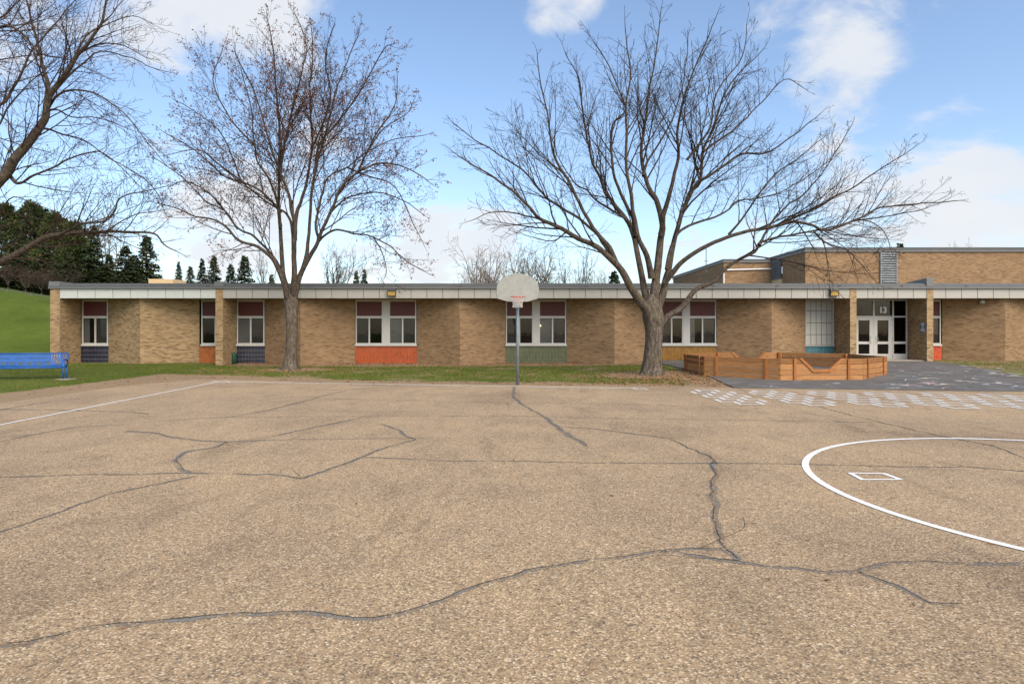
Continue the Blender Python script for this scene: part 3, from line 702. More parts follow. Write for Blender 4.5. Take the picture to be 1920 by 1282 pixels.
# fascia panels
fas = empty('fascia', (0, YF, ZS)); fas.parent = school; fas.location = (0, 0, 0)
def panels(a, b, joints, m):
    xs = [a] + [j for j in joints if a < j < b] + [b]
    for p, q in zip(xs[:-1], xs[1:]):
        g = .026
        o = MB().box(wx(p, YF) + (g / 2 if p != a else 0), wx(q, YF) - (g / 2 if q != b else 0), YF + .02 + R.uniform(0, .006), YF + .07, ZS, ZC - .006)
        o = o.build('fascia_panel', m, fas)
panels(112, 404, [112 + 33.0 * k for k in range(1, 9)], M['fascia_white'])
panels(418, 1594, [443.2 + 29.75 * k for k in range(0, 39)], M['fascia'])
panels(1606, 1738, [1627.8, 1657.6, 1683.8, 1713], M['fascia'])
panels(1750, 2230, [1773.8 + 29.8 * k for k in range(16)], M['fascia'])

def pbox(mb, a, b, ya, yb, d0, d1):     # pixel box on the window plane, depth offsets
    mb.box(wx(a, YW), wx(b, YW), YW + d0, YW + d1, zw(yb), zw(ya)); return mb
def tiles(win, a, b, col, y1=681.0):
    MBg = MB(); pbox(MBg, a, b, 648.6, y1 + 4, 0.03, .2)
    MBg.build('tile_backing', M['grout'] if col in ('navy', 'teal', 'red') else M['grout_dim'], win)
    x0, x1 = wx(a, YW) + .012, wx(b, YW) - .012; n = max(3, round((x1 - x0) / .0735)); w = (x1 - x0) / n; t = MB()
    zt, zb = zw(649.0), zw(y1); h = (zt - zb) / 4
    for i in range(n):
        for j in range(4):
            g = .0065
            t.box(x0 + i * w + g, x0 + (i + 1) * w - g, YW + R.uniform(.012, .018), YW + .031, zb + j * h + g, zb + (j + 1) * h - g)
    o = t.build('glazed_tiles', M['tile_' + col], win); tag(o, '%s glazed tiles in stacked upright rows' % col.replace('_', ' '), kind='stuff')
def unit(win, fr, a, b, panes, wf=2.0):
    """one window unit: maroon panel above, two sliding panes below"""
    pbox(fr, a, a + wf, 562.4, 645, -.03, .08); pbox(fr, b - wf, b, 562.4, 645, -.03, .08)
    pbox(fr, a + wf, b - wf, 562.4, 565.4, -.025, .08); pbox(fr, a + wf, b - wf, 592.4, 596.6, -.035, .08); pbox(fr, a + wf, b - wf, 643.0, 645, -.025, .08)
    m = (a + b) / 2
    pbox(fr, m - 1.3, m + 1.3, 596.6, 643, -.02, .06)
    o = pbox(MB(), a + wf, b - wf, 565.4, 592.4, .02, .05).build('spandrel_panel', M['maroon'], win)
    for k, (p, q) in enumerate(((a + wf, m - 1.3), (m + 1.3, b - wf))):
        pbox(MB(), p, q, 596.6, 643, .02 + .015 * k, .028 + .015 * k).build('pane', M['glass'], win)
        sp = panes[k]
        if sp == 'blind': pbox(MB(), p, q, 596.0, 643.5, .09, .10).build('blind', M['blind'], win)
        elif sp == 'screen': pbox(MB(), p, q, 596.0, 643.5, .09, .10).build('insect_screen', M['screen'], win)
        elif sp == 'half': pbox(MB(), p, (p + q) / 2 - 1, 596.0, 643.5, .09, .10).build('blind', M['blind'], win)
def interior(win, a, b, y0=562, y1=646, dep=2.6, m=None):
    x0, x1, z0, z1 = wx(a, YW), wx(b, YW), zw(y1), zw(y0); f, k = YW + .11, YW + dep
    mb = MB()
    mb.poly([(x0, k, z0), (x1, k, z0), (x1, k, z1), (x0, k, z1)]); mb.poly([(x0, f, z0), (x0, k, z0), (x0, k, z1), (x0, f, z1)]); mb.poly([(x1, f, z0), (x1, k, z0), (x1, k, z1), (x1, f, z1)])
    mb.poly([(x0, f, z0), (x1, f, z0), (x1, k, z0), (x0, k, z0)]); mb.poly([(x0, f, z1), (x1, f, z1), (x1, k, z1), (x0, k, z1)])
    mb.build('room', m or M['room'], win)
def window(a, b, col, panes, lab, double=True, ta=None, tb=None, mull=(0, 0)):
    w = empty('window', (0, 0, 0)); w.parent = school; w['label'] = lab
    fr = MB()
    if double:
        unit(w, fr, a, mull[0], panes[:2]); unit(w, fr, mull[1], b, panes[2:])
        pbox(fr, mull[0] + .02, mull[1] - .02, 561.9, 646.2, -.05, .09)
    else: unit(w, fr, a, b, panes)
    fr.build('frame', M['frame'], w)
    pbox(MB(), a - 1.2, b + 1.2, 645.02, 648.5, -.075, .12).build('sill', M['frame'], w)
    pbox(MB(), a - 1, b + 1, 561.6, 562.38, -.01, .1).build('head_trim', M['frame'], w)
    tiles(w, ta or a - 1.5, tb or b + 1.5, col)
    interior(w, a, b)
    return w
window(154.5, 203, 'navy', ('half', 'screen'), 'window above navy tiles beside the left end pier', False, 149, 203.4)
window(378, 430, 'orange', ('dark', 'dark'), 'window above burnt orange tiles, half hidden by a pier', False, 374, 431)
window(444.5, 496, 'navy', ('blind', 'screen'), 'window above navy tiles left of the leafy tree', False, 443, 496.6)
window(667, 780.5, 'red_orange', ('screen', 'dark', 'blind', 'screen'), 'double window above red orange tiles', True, None, None, (718, 729.5))
w4 = window(948.5, 1061.5, 'green', ('screen', 'dark', 'blind', 'screen'), 'double window above dull green tiles behind the hoop', True, None, None, (999.5, 1010.5))
w5 = window(1238, 1342.5, 'gold', ('screen', 'dark', 'half', 'screen'), 'double window above golden tiles behind the right tree', True, None, None, (1280.5, 1291.5))
window(1713.5, 1763.5, 'red', ('screen', 'screen'), 'narrow window above bright orange tiles right of the doors', False, 1714, 1766.6)
def bulb(win, px, py, r, Y):
    bm = bmesh.new(); bmesh.ops.create_icosphere(bm, subdivisions=2, radius=r, matrix=Matrix.Translation((wx(px, Y), Y, wz(py, Y)))); me = bpy.data.meshes.new('lit_lamp'); bm.to_mesh(me); bm.free()
    link('lit_lamp', me, M['lit'], win)
bulb(w4, 1012.5, 610.5, .055, YW + .07); bulb(w5, 1257.5, 603, .03, YW + 1.2); bulb(w5, 1259, 613, .03, YW + 1.2)
# panelled-over window
w6 = empty('panelled_window'); w6.parent = school; w6['label'] = 'window filled with white panels above teal tiles'
fr = MB(); pbox(fr, 1510, 1511.5, 561.8, 647, -.03, .1); pbox(fr, 1560.5, 1563.6, 561.8, 647, -.03, .1); pbox(fr, 1511.5, 1560.5, 561.8, 563.8, -.02, .1); fr.build('frame', M['frame'], w6)
pbox(MB(), 1509, 1564, 647.02, 648.6, -.05, .12).build('sill', M['frame'], w6)
pbox(MB(), 1511.5, 1560.5, 563.8, 647, .04, .1).build('panel_backing', M['reveal'], w6)
ys = [563.9, 582.4, 605.0, 627.2, 646.9]; xs = [1511.6, 1520.5, 1530.6, 1540.5, 1550.6, 1560.4]
for i in range(5):
    for j in range(4):
        pbox(MB(), xs[i] + .5, xs[i + 1] - .5, ys[j] + .5, ys[j + 1] - .5, .015 + R.uniform(0, .012), .05).build('infill_panel', M['white_panel'], w6)
tiles(w6, 1509.6, 1564, 'teal')
# doors
ent = empty('entrance'); ent.parent = school; ent['label'] = 'glazed double door entrance with transom number'
fr = MB()
for a, b in ((1577, 1579), (1599.5, 1601.6), (1672.6, 1675.2), (1698.3, 1700.5)): pbox(fr, a, b, 561.8, 673.4, -.04, .09)
pbox(fr, 1636.2, 1639.2, 561.8, 592.3, -.035, .09)
for y0, y1 in ((561.8, 564), (592.3, 595)): pbox(fr, 1579, 1599.5, y0, y1, -.03, .08); pbox(fr, 1601.6, 1636.2 if y1 < 570 else 1672.6, y0, y1, -.03, .08); pbox(fr, 1675.2, 1698.3, y0, y1, -.03, .08)
pbox(fr, 1639.2, 1672.6, 561.8, 564, -.03, .08)
for a, b in ((1579, 1599.5), (1675.2, 1698.3)):
    pbox(fr, a, b, 640.2, 644.6, -.03, .08); pbox(fr, a, b, 663, 673.4, -.02, .08)
fr.build('entrance_frame', M['frame'], ent)
for a, b in ((1579, 1599.5), (1601.6, 1636.2), (1639.2, 1672.6), (1675.2, 1698.3)): pbox(MB(), a, b, 564, 592.3, .01, .02).build('transom_pane', M['glass_dark'], ent)
for a, b in ((1579, 1599.5), (1675.2, 1698.3)):
    pbox(MB(), a, b, 595, 640.2, .01, .02).build('sidelight_pane', M['glass_dark'], ent); pbox(MB(), a, b, 644.6, 663, .01, .02).build('sidelight_pane', M['glass_dark'], ent)
for a, b, hs in ((1601.7, 1637.0, 1), (1637.3, 1672.5, -1)):
    d = MB()
    st = 7.2; pbox(d, a, a + st, 595.2, 673.2, -.03, .04); pbox(d, b - st, b, 595.2, 673.2, -.03, .04)
    for y0, y1 in ((595.2, 600.3), (640.2, 645), (663.2, 673.2)): pbox(d, a + st, b - st, y0, y1, -.028, .04)
    o = d.build('door', M['frame'], ent)
    pbox(MB(), a + st, b - st, 600.3, 640.2, 0, .01).build('door_pane', M['glass_dark'], ent); pbox(MB(), a + st, b - st, 645, 663.2, 0, .01).build('door_pane', M['glass_dark'], ent)
    hx = wx(b - 4.6, YW) if hs > 0 else wx(a + 4.6, YW); dx = -.06 if hs > 0 else .06
    MB().tube([(hx, YW - .03, zw(631)), (hx, YW - .10, zw(631.2)), (hx + dx, YW - .11, zw(632)), (hx + dx, YW - .11, zw(641)), (hx, YW - .10, zw(641.8)), (hx, YW - .03, zw(642))], .013, 6).build('door_pull', M['handle'], ent)
    for yy in (599, 634, 668): pbox(MB(), (a - .5 if hs > 0 else b - .5), (a + .5 if hs > 0 else b + .5), yy - 2, yy + 2, -.05, -.031).build('hinge', M['handle'], ent)
pbox(MB(), 1640.4, 1641.8, 634.5, 636.5, -.04, -.03).build('lock_cylinder', M['handle'], ent)
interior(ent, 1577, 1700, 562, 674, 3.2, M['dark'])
tcv = bpy.data.curves.new('door_number', 'FONT'); tcv.body = '13'; tcv.size = .43; tcv.extrude = .002; tcv.offset = .016; tcv.align_x = 'CENTER'; tcv.align_y = 'CENTER'; tcv.space_character = .92
to = bpy.data.objects.new('tmp', tcv); COL.objects.link(to); bpy.context.view_layer.update()
tm = bpy.data.meshes.new_from_object(to.evaluated_get(bpy.context.evaluated_depsgraph_get())); bpy.data.objects.remove(to)
tm.materials.clear(); o = link('door_number', tm, M['white'], ent); o.location = (wx(1655.5, YW), YW - .001, zw(581.5)); o.rotation_euler = (math.pi / 2, 0, 0); o['label'] = 'white number 13 on the transom glass'
MB().box(wx(1606, YF) + .001, wx(1738, YF) - .001, YF + .15, YW + .1, -.1, .365).build('door_landing', M['concrete'], school, bevel=.01)
# downspout and pedestal beside the second pier
dsx = wx(438.6, 32.3)
MB().tube([(dsx, 32.36, .55), (dsx, 32.36, ZS)], .038, 8).build('downspout', M['downspout'], school, True)
pd = empty('utility_pedestal', (wx(438.5, 32.1), 32.1, ground_z(-14, 32))); tag(pd, 'small dark green plastic pedestal under the downspout', 'pedestal')
def lathe(prof, n=20):
    mb = MB(); b = 0
    for r, z in prof:
        for k in range(n): mb.v.append((r * math.cos(2 * math.pi * k / n), r * math.sin(2 * math.pi * k / n), z))
    for i in range(len(prof) - 1):
        for k in range(n): k2 = (k + 1) % n; mb.f.append((i * n + k, i * n + k2, (i + 1) * n + k2, (i + 1) * n + k))
    mb.f.append(tuple(range(n))[::-1]); mb.f.append(tuple((len(prof) - 1) * n + k for k in range(n)))
    return mb
lathe([(.155, -.05), (.155, .40), (.15, .42)]).build('body', M['green_plastic'], pd, True)
lathe([(.162, .42), (.162, .47), (.14, .53), (.09, .57), (.03, .585)]).build('lid', M['green_plastic'], pd, True)
# wall lights on the fascia
for px, lab in ((735, 'bronze wall light with amber lens on the fascia above the red orange tiles'), (1562.5, 'bronze wall light with amber lens on the fascia near the doors')):
    x = wx(px, YF); w = .20
    t = empty('wall_light', (x, YF + .02, ZS + .1)); tag(t, lab, 'wall light', 'wall lights')
    MB().prism([(-w, 0, .35), (-w, -.17, .35), (-w, -.20, .23), (-w, -.20, .215), (-w, 0, .215)], (2 * w, 0, 0)).build('hood', M['lamp_body'], t)
    MB().prism([(-w + .02, -.005, .213), (-w + .02, -.185, .213), (-w + .02, -.15, .02), (-w + .02, -.005, .02)], (2 * w - .04, 0, 0)).build('lens', M['lens'], t)
    MB().box(-w, w, -.155, -.001, -.01, .018).build('base_plate', M['lamp_body'], t)
    for s in (-w, w - .018): MB().prism([(s, -.002, .212), (s, -.19, .212), (s, -.157, .02), (s, -.002, .02)], (.018, 0, 0)).build('side_bar', M['lamp_body'], t)
# flood light on wall at right
t = empty('security_light', (wx(1849, 31.35), 31.62, wz(568, 31.35))); tag(t, 'small round security light on the brick wall at the right', 'light')
lathe([(.03, -.02), (.10, .0), (.115, .05), (.10, .12), (.06, .17), (.02, .18)], 16).build('globe', M['frame'], t, True)
MB().box(-.06, .06, .05, .25, .10, .16).build('bracket', M['steel'], t)
# accessible entrance sign on the entrance side wall
sx = wx(1738, YF) - .012
sg = empty('accessible_sign', (sx, 31.14, 0)); tag(sg, 'blue and white accessible entrance sign on the brick pier', 'sign')
def sbox(a, b, z0, z1, d, m, n): MB().box(-d, -d + .006, a, b, z0, z1).build(n, m, sg)
zt, zb = wz(604.8, 31.3), wz(622.5, 31.3)
sbox(0, .32, zb, zt, .0, M['sign_blue'], 'plate')
sbox(.03, .29, zt - .10, zt - .03, .007, M['white'], 'lettering_band'); sbox(.03, .29, zb + .03, zb + .19, .007, M['white'], 'lettering_panel')
sbox(.08, .24, zt - .24, zt - .125, .007, M['white'], 'symbol_panel')
MB().tube([(-.009, .18, zt - .135), (-.009, .17, zt - .18), (-.009, .12, zt - .185), (-.009, .10, zt - .225)], .012, 6).build('wheelchair_figure', M['sign_blue'], sg)
MB().tube([(-.009, .19 - .045 * math.cos(a * .5), zt - .2 + .035 * math.sin(a * .5)) for a in range(13)], .007, 5).build('wheelchair_wheel', M['sign_blue'], sg)
sbox(.07, .25, zb + .06, zb + .085, .012, M['sign_blue'], 'lettering_line'); sbox(.07, .25, zb + .12, zb + .15, .012, M['sign_blue'], 'lettering_line')

# ------------------------------------------------------------------ taller block behind, rooftop things
Y2, Y1 = 42.0, 47.4
gym = empty('gymnasium_block', (24, Y2, 0)); gym.location = (0, 0, 0); tag(gym, 'taller tan brick block rising behind the low roof on the right', 'building')
zt2 = wz(464, Y2); zt1 = wz(486, Y1); xl2, xl1 = wx(1510, Y2), wx(1357, Y1)
MB().box(xl2, 75, Y2, 66, 0, zt2 - .27).build('brick_wall', M['brick'], gym); MB().box(xl1, xl2 + 4, Y1, 62.3, 0, zt1 - .22).build('brick_wall', M['brick'], gym)
MB().box(xl2 - .06, 75.1, Y2 - .08, 66.1, zt2 - .27, zt2).build('coping', M['coping'], gym); MB().box(xl2 - .08, 75.1, Y2 - .10, 66.1, zt2 - .29, zt2 - .20).build('drip_edge', M['coping_pale'], gym)
MB().box(xl1 - .06, xl2 - .09, Y1 - .08, 62.4, zt1 - .22, zt1).build('coping', M['coping'], gym)
MB().box(xl1 - .08, xl2 - .1, Y1 - .1, 62.4, zt1 - .24, zt1 - .15).build('drip_edge', M['coping_pale'], gym)
def louvre(x0, x1, y, z0, z1, n, side=False):
    lv = empty('louvre'); lv.parent = gym
    if not side:
        MB().box(x0, x1, y - .012, y + .0, z0, z1).build('louvre_backing', M['dark'], lv)
        for s in (x0 - .06, x1): MB().box(s, s + .06, y - .12, y - .004, z0, z1).build('jamb', M['louvre'], lv)
        h = (z1 - z0) / n
        for k in range(n):
            z = z0 + k * h
            MB().prism([(x0, y - .10, z + h * .08), (x0, y - .10, z + h * .42), (x0, y - .03, z + h * .80), (x0, y - .03, z + h * .46)], (x1 - x0, 0, 0)).build('slat', M['louvre'], lv)
    else:
        MB().box(y - .012, y, x0, x1, z0, z1).build('louvre_backing', M['dark'], lv)
        h = (z1 - z0) / n
        for k in range(n):
            z = z0 + k * h
            MB().prism([(y - .10, x0, z + h * .08), (y - .10, x0, z + h * .42), (y - .03, x0, z + h * .80), (y - .03, x0, z + h * .46)], (0, x1 - x0, 0)).build('slat', M['louvre'], lv)
louvre(wx(1651, Y2), wx(1679, Y2), Y2, 3.9, zt2 - .30, 20)
louvre(45.6, 47.3, xl2, zt2 - 1.75, zt2 - .30, 10, True)
MB().box(xl2 - .05, xl2 - .002, 45.6, 47.35, 3.6, zt2 - 1.76).build('cream_panel', M['cream'], gym)
zc = wz(505, Y1); MB().tube([(xl1 + .1, Y1 - .08, zc - .05), (xl2 - .12, Y1 - .08, zc + .03)], .05, 8).build('conduit', M['white'], gym)
MB().tube([(xl1 - .02, Y1 - .08, zc - .05), (xl1 + .1, Y1 - .08, zc - .05)], .05, 8).build('conduit', M['white'], gym); MB().tube([(xl1 - .02, Y1 - .08, zc), (xl1 - .02, Y1 - .08, 3.7)], .05, 8).build('conduit', M['white'], gym)
MB().tube([(xl2 - .08, 45.4, wz(500, 45.4)), (xl2 - .08, 45.4, wz(513, 45.4))], .06, 8).build('conduit', M['white'], gym)
hb = empty('rooftop_unit', (wx(313, 40), 40, ZC + .17)); tag(hb, 'small tan metal unit with overhanging cap on the low roof', 'rooftop unit')
MB().box(-.62, .55, -.6, .8, 0, .62).build('body', M['tan_box'], hb); MB().box(-.74, .76, -.75, .9, .62, .98).build('cap', M['tan_box'], hb, bevel=.02)
an = empty('rooftop_antenna', (wx(1324, 44), 44, ZC + .17)); tag(an, 'thin antenna mast on the low roof left of the brick block', 'antenna')
MB().tube([(0, 0, 0), (0, 0, wz(466, 44) - ZC - .17)], .025, 6).build('mast', M['lamp_body'], an)
for z in (1.2, 1.7, 2.05, 2.6): MB().tube([(-.13, 0, z), (.13, 0, z)], .02, 5).build('crossbar', M['lamp_body'], an)
MB().box(-.09, .09, -.05, .05, 1.8, 2.0).build('mast_box', M['lamp_body'], an)

# ------------------------------------------------------------------ basketball hoop
YP = 21.0; xp = wx(970.5, YP); sb = 58.5; YB = F / sb
hoop = empty('basketball_hoop', (xp, YP, 0)); tag(hoop, 'basketball hoop with grey fan backboard on a steel pole at the pavement edge', 'basketball hoop')
MB().tube([(0, 0, -.05), (0, 0, 3.25)], .053, 16).build('pole', M['steel'], hoop, True)
zof = lambda y: HC + (HZ - y) / sb
cx = 643
out = [(430, 757), (860, 757), (1078, 692), (1092, 650), (1097, 560), (1096, 470)]
for k in range(1, 16):
    a = math.pi * k / 16; out.append((643 + 453 * math.cos(a) * (1 - .03 * math.sin(a)), 470 - 312 * math.sin(a) ** .92))
out += [(190, 470), (188, 560), (196, 650), (212, 692)]
prof = [((x / 11.655 + 915 - 970.2) / sb, 0, zof(y / 11.655 + 500)) for x, y in out]
dyb = YB - YP
bb = MB().prism([(p[0], dyb, p[2]) for p in prof], (0, .03, 0)).build('backboard', M['grey_board'], hoop, bevel=.006)
edge_pts = [Vector((p[0], dyb + .012, p[2])) for p in prof]
MB().tube(edge_pts + [edge_pts[0]], .014, 6, cap=False).build('edge_rim', M['grey_board'], hoop, True)
for sx_ in (-.16, .16):
    for z in (2.92, 3.28): MB().tube([(sx_ * .3, 0, z - .12), (sx_, dyb + .035, z)], .018, 6).build('brace', M['steel'], hoop)
zr = 2.845; yr = dyb - .36; rr_ = .228
MB().tube([(rr_ * math.cos(a * math.pi / 16), yr + rr_ * math.sin(a * math.pi / 16), zr) for a in range(33)], .010, 8, cap=False).build('rim', M['rim'], hoop, True)
MB().box(-.10, .10, dyb - .015, dyb - .001, zr - .16, zr + .03).build('rim_plate', M['rim'], hoop, bevel=.003)
for sx_ in (-.09, .09): MB().tube([(sx_, dyb - .012, zr - .14), (sx_ * 1.2, dyb - .20, zr - .01)], .009, 6).build('rim_brace', M['rim'], hoop)
MB().box(-.07, .07, dyb - .14, dyb - .012, zr - .012, zr + .008).build('rim_neck', M['rim'], hoop)
net = MB(); nl = 7
def npnt(a, l):
    t = l / nl; r = rr_ * (1 - .48 * t ** .6) + (.03 if t > .85 else 0); return (r * math.cos(a) - .012 * t, yr + r * math.sin(a), zr - .012 - .32 * t)
for k in range(12):
    for s in (1, -1):
        net.tube([npnt(2 * math.pi * k / 12 + s * math.pi / 12 * l, l) for l in range(nl + 1)], .0075, 4)
net.build('net', M['cord'], hoop)

# ------------------------------------------------------------------ blue bench
br = Vector((wx(121.5, 22.35), 22.35)); bench = empty('park_bench', (br.x, br.y, ground_z(br.x, br.y)), math.radians(17))
tag(bench, 'blue slatted steel bench on the grass at the left edge', 'bench')
BL = 2.75
n = int(BL / .0755)
pf = [(.26, .90), (.255, .88), (.20, .66), (.155, .50), (.12, .455), (.05, .44), (-.12, .45), (-.25, .462), (-.285, .45), (-.29, .415)]
def slat_mesh():
    mb = MB(); w = .046
    for i in range(len(pf) - 1):
        (y0, z0), (y1, z1) = pf[i], pf[i + 1]
        t = Vector((y1 - y0, z1 - z0)).normalized(); nn = Vector((-t.y, t.x)) * .006
        mb.prism([(-w / 2, y0, z0), (-w / 2, y1, z1), (-w / 2, y1 + nn.x, z1 + nn.y), (-w / 2, y0 + nn.x, z0 + nn.y)], (w, 0, 0))
    return mb
s0 = slat_mesh().build('slat', M['blue'], bench); s0.location.x = -.05
for k in range(1, n):
    c = s0.copy(); COL.objects.link(c); c.parent = bench; c.location.x = -.05 - k * .0755
for (y, z) in ((.262, .895), (-.29, .415), (.14, .47)): MB().tube([(0.0, y, z), (-BL, y, z)], .022, 8).build('rail', M['blue'], bench, True)
# lettered band on the backrest: solid strips and a row of cut-out letters
by = lambda z: .155 + (z - .50) * .28 - .016
def band(x0, x1, z0, z1, name='name_band'):
    return MB().prism([(-x0, by(z0), z0), (-x0, by(z1), z1), (-x0, by(z1) + .008, z1), (-x0, by(z0) + .008, z0)], (-(x1 - x0), 0, 0)).build(name, M['blue'], bench)
band(.50, 2.55, .76, .845); band(.50, 2.55, .60, .70)
x = .50
for gap0, gap1 in ((.64, 1.18), (1.36, 1.56), (1.70, 2.42)):
    band(x, gap0, .70, .76); x = gap0; kk = 0
    while x < gap1 - .03:
        band(x + .018 + .01 * (kk % 3 == 1), x + .05, .70, .76, 'letter_bar'); x += .052; kk += 1
    x = gap1
band(x, 2.55, .70, .76)
for xe in (.02, -BL - .02):
    for yl, zt_ in ((-.20, .68), (.10, .50)): MB().tube([(xe, yl, 0), (xe, yl, zt_ - .04)], .028, 10).build('leg', M['blue'], bench, True)
    MB().tube([(xe, -.20, .63), (xe, -.195, .665), (xe, -.16, .685), (xe, .0, .68), (xe, .15, .66), (xe, .21, .64)], .026, 8).build('armrest', M['blue'], bench, True)
    MB().tube([(xe, -.27, .44), (xe, .12, .44), (xe, .20, .62), (xe, .265, .89)], .024, 8).build('end_support', M['blue'], bench, True)
bp = MB().box(br.x - .16, br.x + .30, br.y - .34, br.y + .16, -.1, ground_z(br.x, br.y) + .015).build('concrete_pad', M['concrete'], bevel=.01)
tag(bp, 'small concrete footing pad under the end of the blue bench', 'footing')

# ------------------------------------------------------------------ octagonal ball pit of planks
PC = Vector((wx(1540.5, 22.1), 22.1 + 3.45)); side = 2.86; ap = side * (1 + math.sqrt(2)) / 2; PT = .83; PB = .065; ph = (PT - PB) / 4
pit = empty('ball_pit', (PC.x, PC.y, PB)); tag(pit, 'octagonal wooden plank ball pit on the dark asphalt path', 'ball pit')
for k in range(8):
    ang = k * math.pi / 4                      # side 0 faces the camera
    mat4 = Matrix.Rotation(ang, 4, 'Z')
    notch = k in (0, 4)
    def put(mb, name, m, bevel=.004):
        o = mb.build(name, m, pit, bevel=bevel, uv=False); o.matrix_local = mat4; return o
    hs = side / 2 - .006
    jr = random.Random(k * 13 + 1)
    for j in range(4):
        z0, z1 = j * ph + .007, (j + 1) * ph - .007
        y0 = -ap + jr.uniform(-.004, .004)
        if notch and j >= 2:
            zn = lambda z: .27 + (z - 2 * ph) * (.41 / (2 * ph))       # half width of notch at height z
            for s in (-1, 1):
                pr = [(s * hs, y0, z0), (s * zn(z0), y0, z0), (s * zn(z1), y0, z1), (s * hs, y0, z1)]
                put(MB().prism(pr, (0, .038, 0)), 'plank', M['wood'])
        else:
            put(MB().box(-hs, hs, y0, y0 + .038, z0, z1), 'plank', M['wood'])
    for s in (-1, 1):
        put(MB().box(s * .93 - .045, s * .93 + .045, -ap - .047, -ap - .008, -.03, 4 * ph - .004), 'batten', M['wood_trim'])
        put(MB().box(s * (hs - .06) - .045, s * (hs - .06) + .045, -ap + .043, -ap + .13, -.02, 4 * ph - .012), 'corner_post', M['wood_trim'])
    if notch:
        w1, w0, tw = .68, .27, .095; zb_, zt_ = 2 * ph, 4 * ph
        y0, dpt = -ap - .030, (0, .098, 0)
        put(MB().prism([(-w0 - .035, y0, zb_ - tw), (w0 + .035, y0, zb_ - tw), (w0 - .01, y0, zb_ + .012), (-w0 + .01, y0, zb_ + .012)], dpt), 'notch_trim', M['wood_trim'])
        for s in (-1, 1):
            put(MB().prism([(s * (w0 - .008), y0, zb_ + .012), (s * (w0 + .038), y0, zb_ - tw), (s * (w1 + .105), y0, zt_ + .004), (s * (w1 - .0), y0, zt_ + .004)], dpt), 'notch_trim', M['wood_trim'])

# ------------------------------------------------------------------ chain link fence on the hill crest
fen = empty('chain_link_fence', (-34, 47.5, 3)); tag(fen, 'chain link fence along the top of the green bank', 'fence'); fen.location = (0, 0, 0)
fp = []
for k in range(12):
    Yf = 47.5; X = wx(13, Yf) + (k - 4) * 1.78; zt_ = wz(541.5 + (X - wx(0, Yf)) / (wx(94, Yf) - wx(0, Yf)) * 14.5, Yf)
    fp.append(Vector((X, Yf, zt_)))
    MB().tube([(X, Yf, zt_ - 1.4), (X, Yf, zt_ + .03)], .03, 8).build('post', M['fence'], fen, True)
MB().tube(fp, .024, 8).build('top_rail', M['fence'], fen, True)
wm = MB()
for a, b in zip(fp[:-1], fp[1:]):
    for k in range(12):
        t0 = k / 12
        for s in (1, -1):
            t1 = t0 + s * .55
            p = a.lerp(b, t0); q = a.lerp(b, min(1, max(0, t1))); f_ = abs(min(1, max(0, t1)) - t0) / .55
            wm.tube([(p.x, p.y - .03, p.z), (q.x, q.y - .03, q.z - 1.25 * f_)], .003, 3, cap=False)
tag(wm.build('wire_mesh', M['fence'], fen), kind='stuff')

# ------------------------------------------------------------------ trees
class Branches:
    def __init__(s): s.g = {}
    def add(s, pts, radii, sides): s.g.setdefault((len(pts), sides), []).append((pts, radii))
    def mesh(s, name):
        VV, QQ, base = [], [], 0
        for (n, sd), lst in s.g.items():
            P = np.array([a for a, _ in lst], np.float64); Rr = np.array([b for _, b in lst], np.float64); N = len(lst)
            T = np.empty_like(P); T[:, 1:-1] = P[:, 2:] - P[:, :-2]; T[:, 0] = P[:, 1] - P[:, 0]; T[:, -1] = P[:, -1] - P[:, -2]
            T /= np.linalg.norm(T, axis=2, keepdims=True) + 1e-9
            A = np.tile(np.array([0.31, 0.93, 0.2]), (N, n, 1)); U = np.cross(T, A); U /= np.linalg.norm(U, axis=2, keepdims=True) + 1e-9; Wv = np.cross(T, U)
            an = np.arange(sd) * 2 * np.pi / sd
            ring = P[:, :, None, :] + Rr[:, :, None, None] * (np.cos(an)[None, None, :, None] * U[:, :, None, :] + np.sin(an)[None, None, :, None] * Wv[:, :, None, :])
            VV.append(ring.reshape(-1, 3))
            i = np.arange(n - 1)[:, None]; k = np.arange(sd)[None, :]; k2 = (k + 1) % sd
            q = np.stack([i * sd + k, i * sd + k2, (i + 1) * sd + k2, (i + 1) * sd + k], -1).reshape(-1, 4)
            QQ.append((q[None] + (np.arange(N) * n * sd)[:, None, None] + base).reshape(-1, 4)); base += N * n * sd
        return np_mesh(name, np.concatenate(VV), np.concatenate(QQ), True)
def rnd_perp(d, rg):
    while True:
        v = Vector((rg.gauss(0, 1), rg.gauss(0, 1), rg.gauss(0, 1))); v -= d * v.dot(d)
        if v.length > .1: return v.normalized()
def catmull(P, per):
    out = []
    for i in range(len(P) - 1):
        p0, p1, p2, p3 = P[max(i - 1, 0)], P[i], P[i + 1], P[min(i + 2, len(P) - 1)]
        for k in range(per):
            t = k / per
            out.append(0.5 * ((2 * p1) + (p2 - p0) * t + (2 * p0 - 5 * p1 + 4 * p2 - p3) * t * t + (3 * p1 - p0 - 3 * p2 + p3) * t ** 3))
    out.append(P[-1]); return out
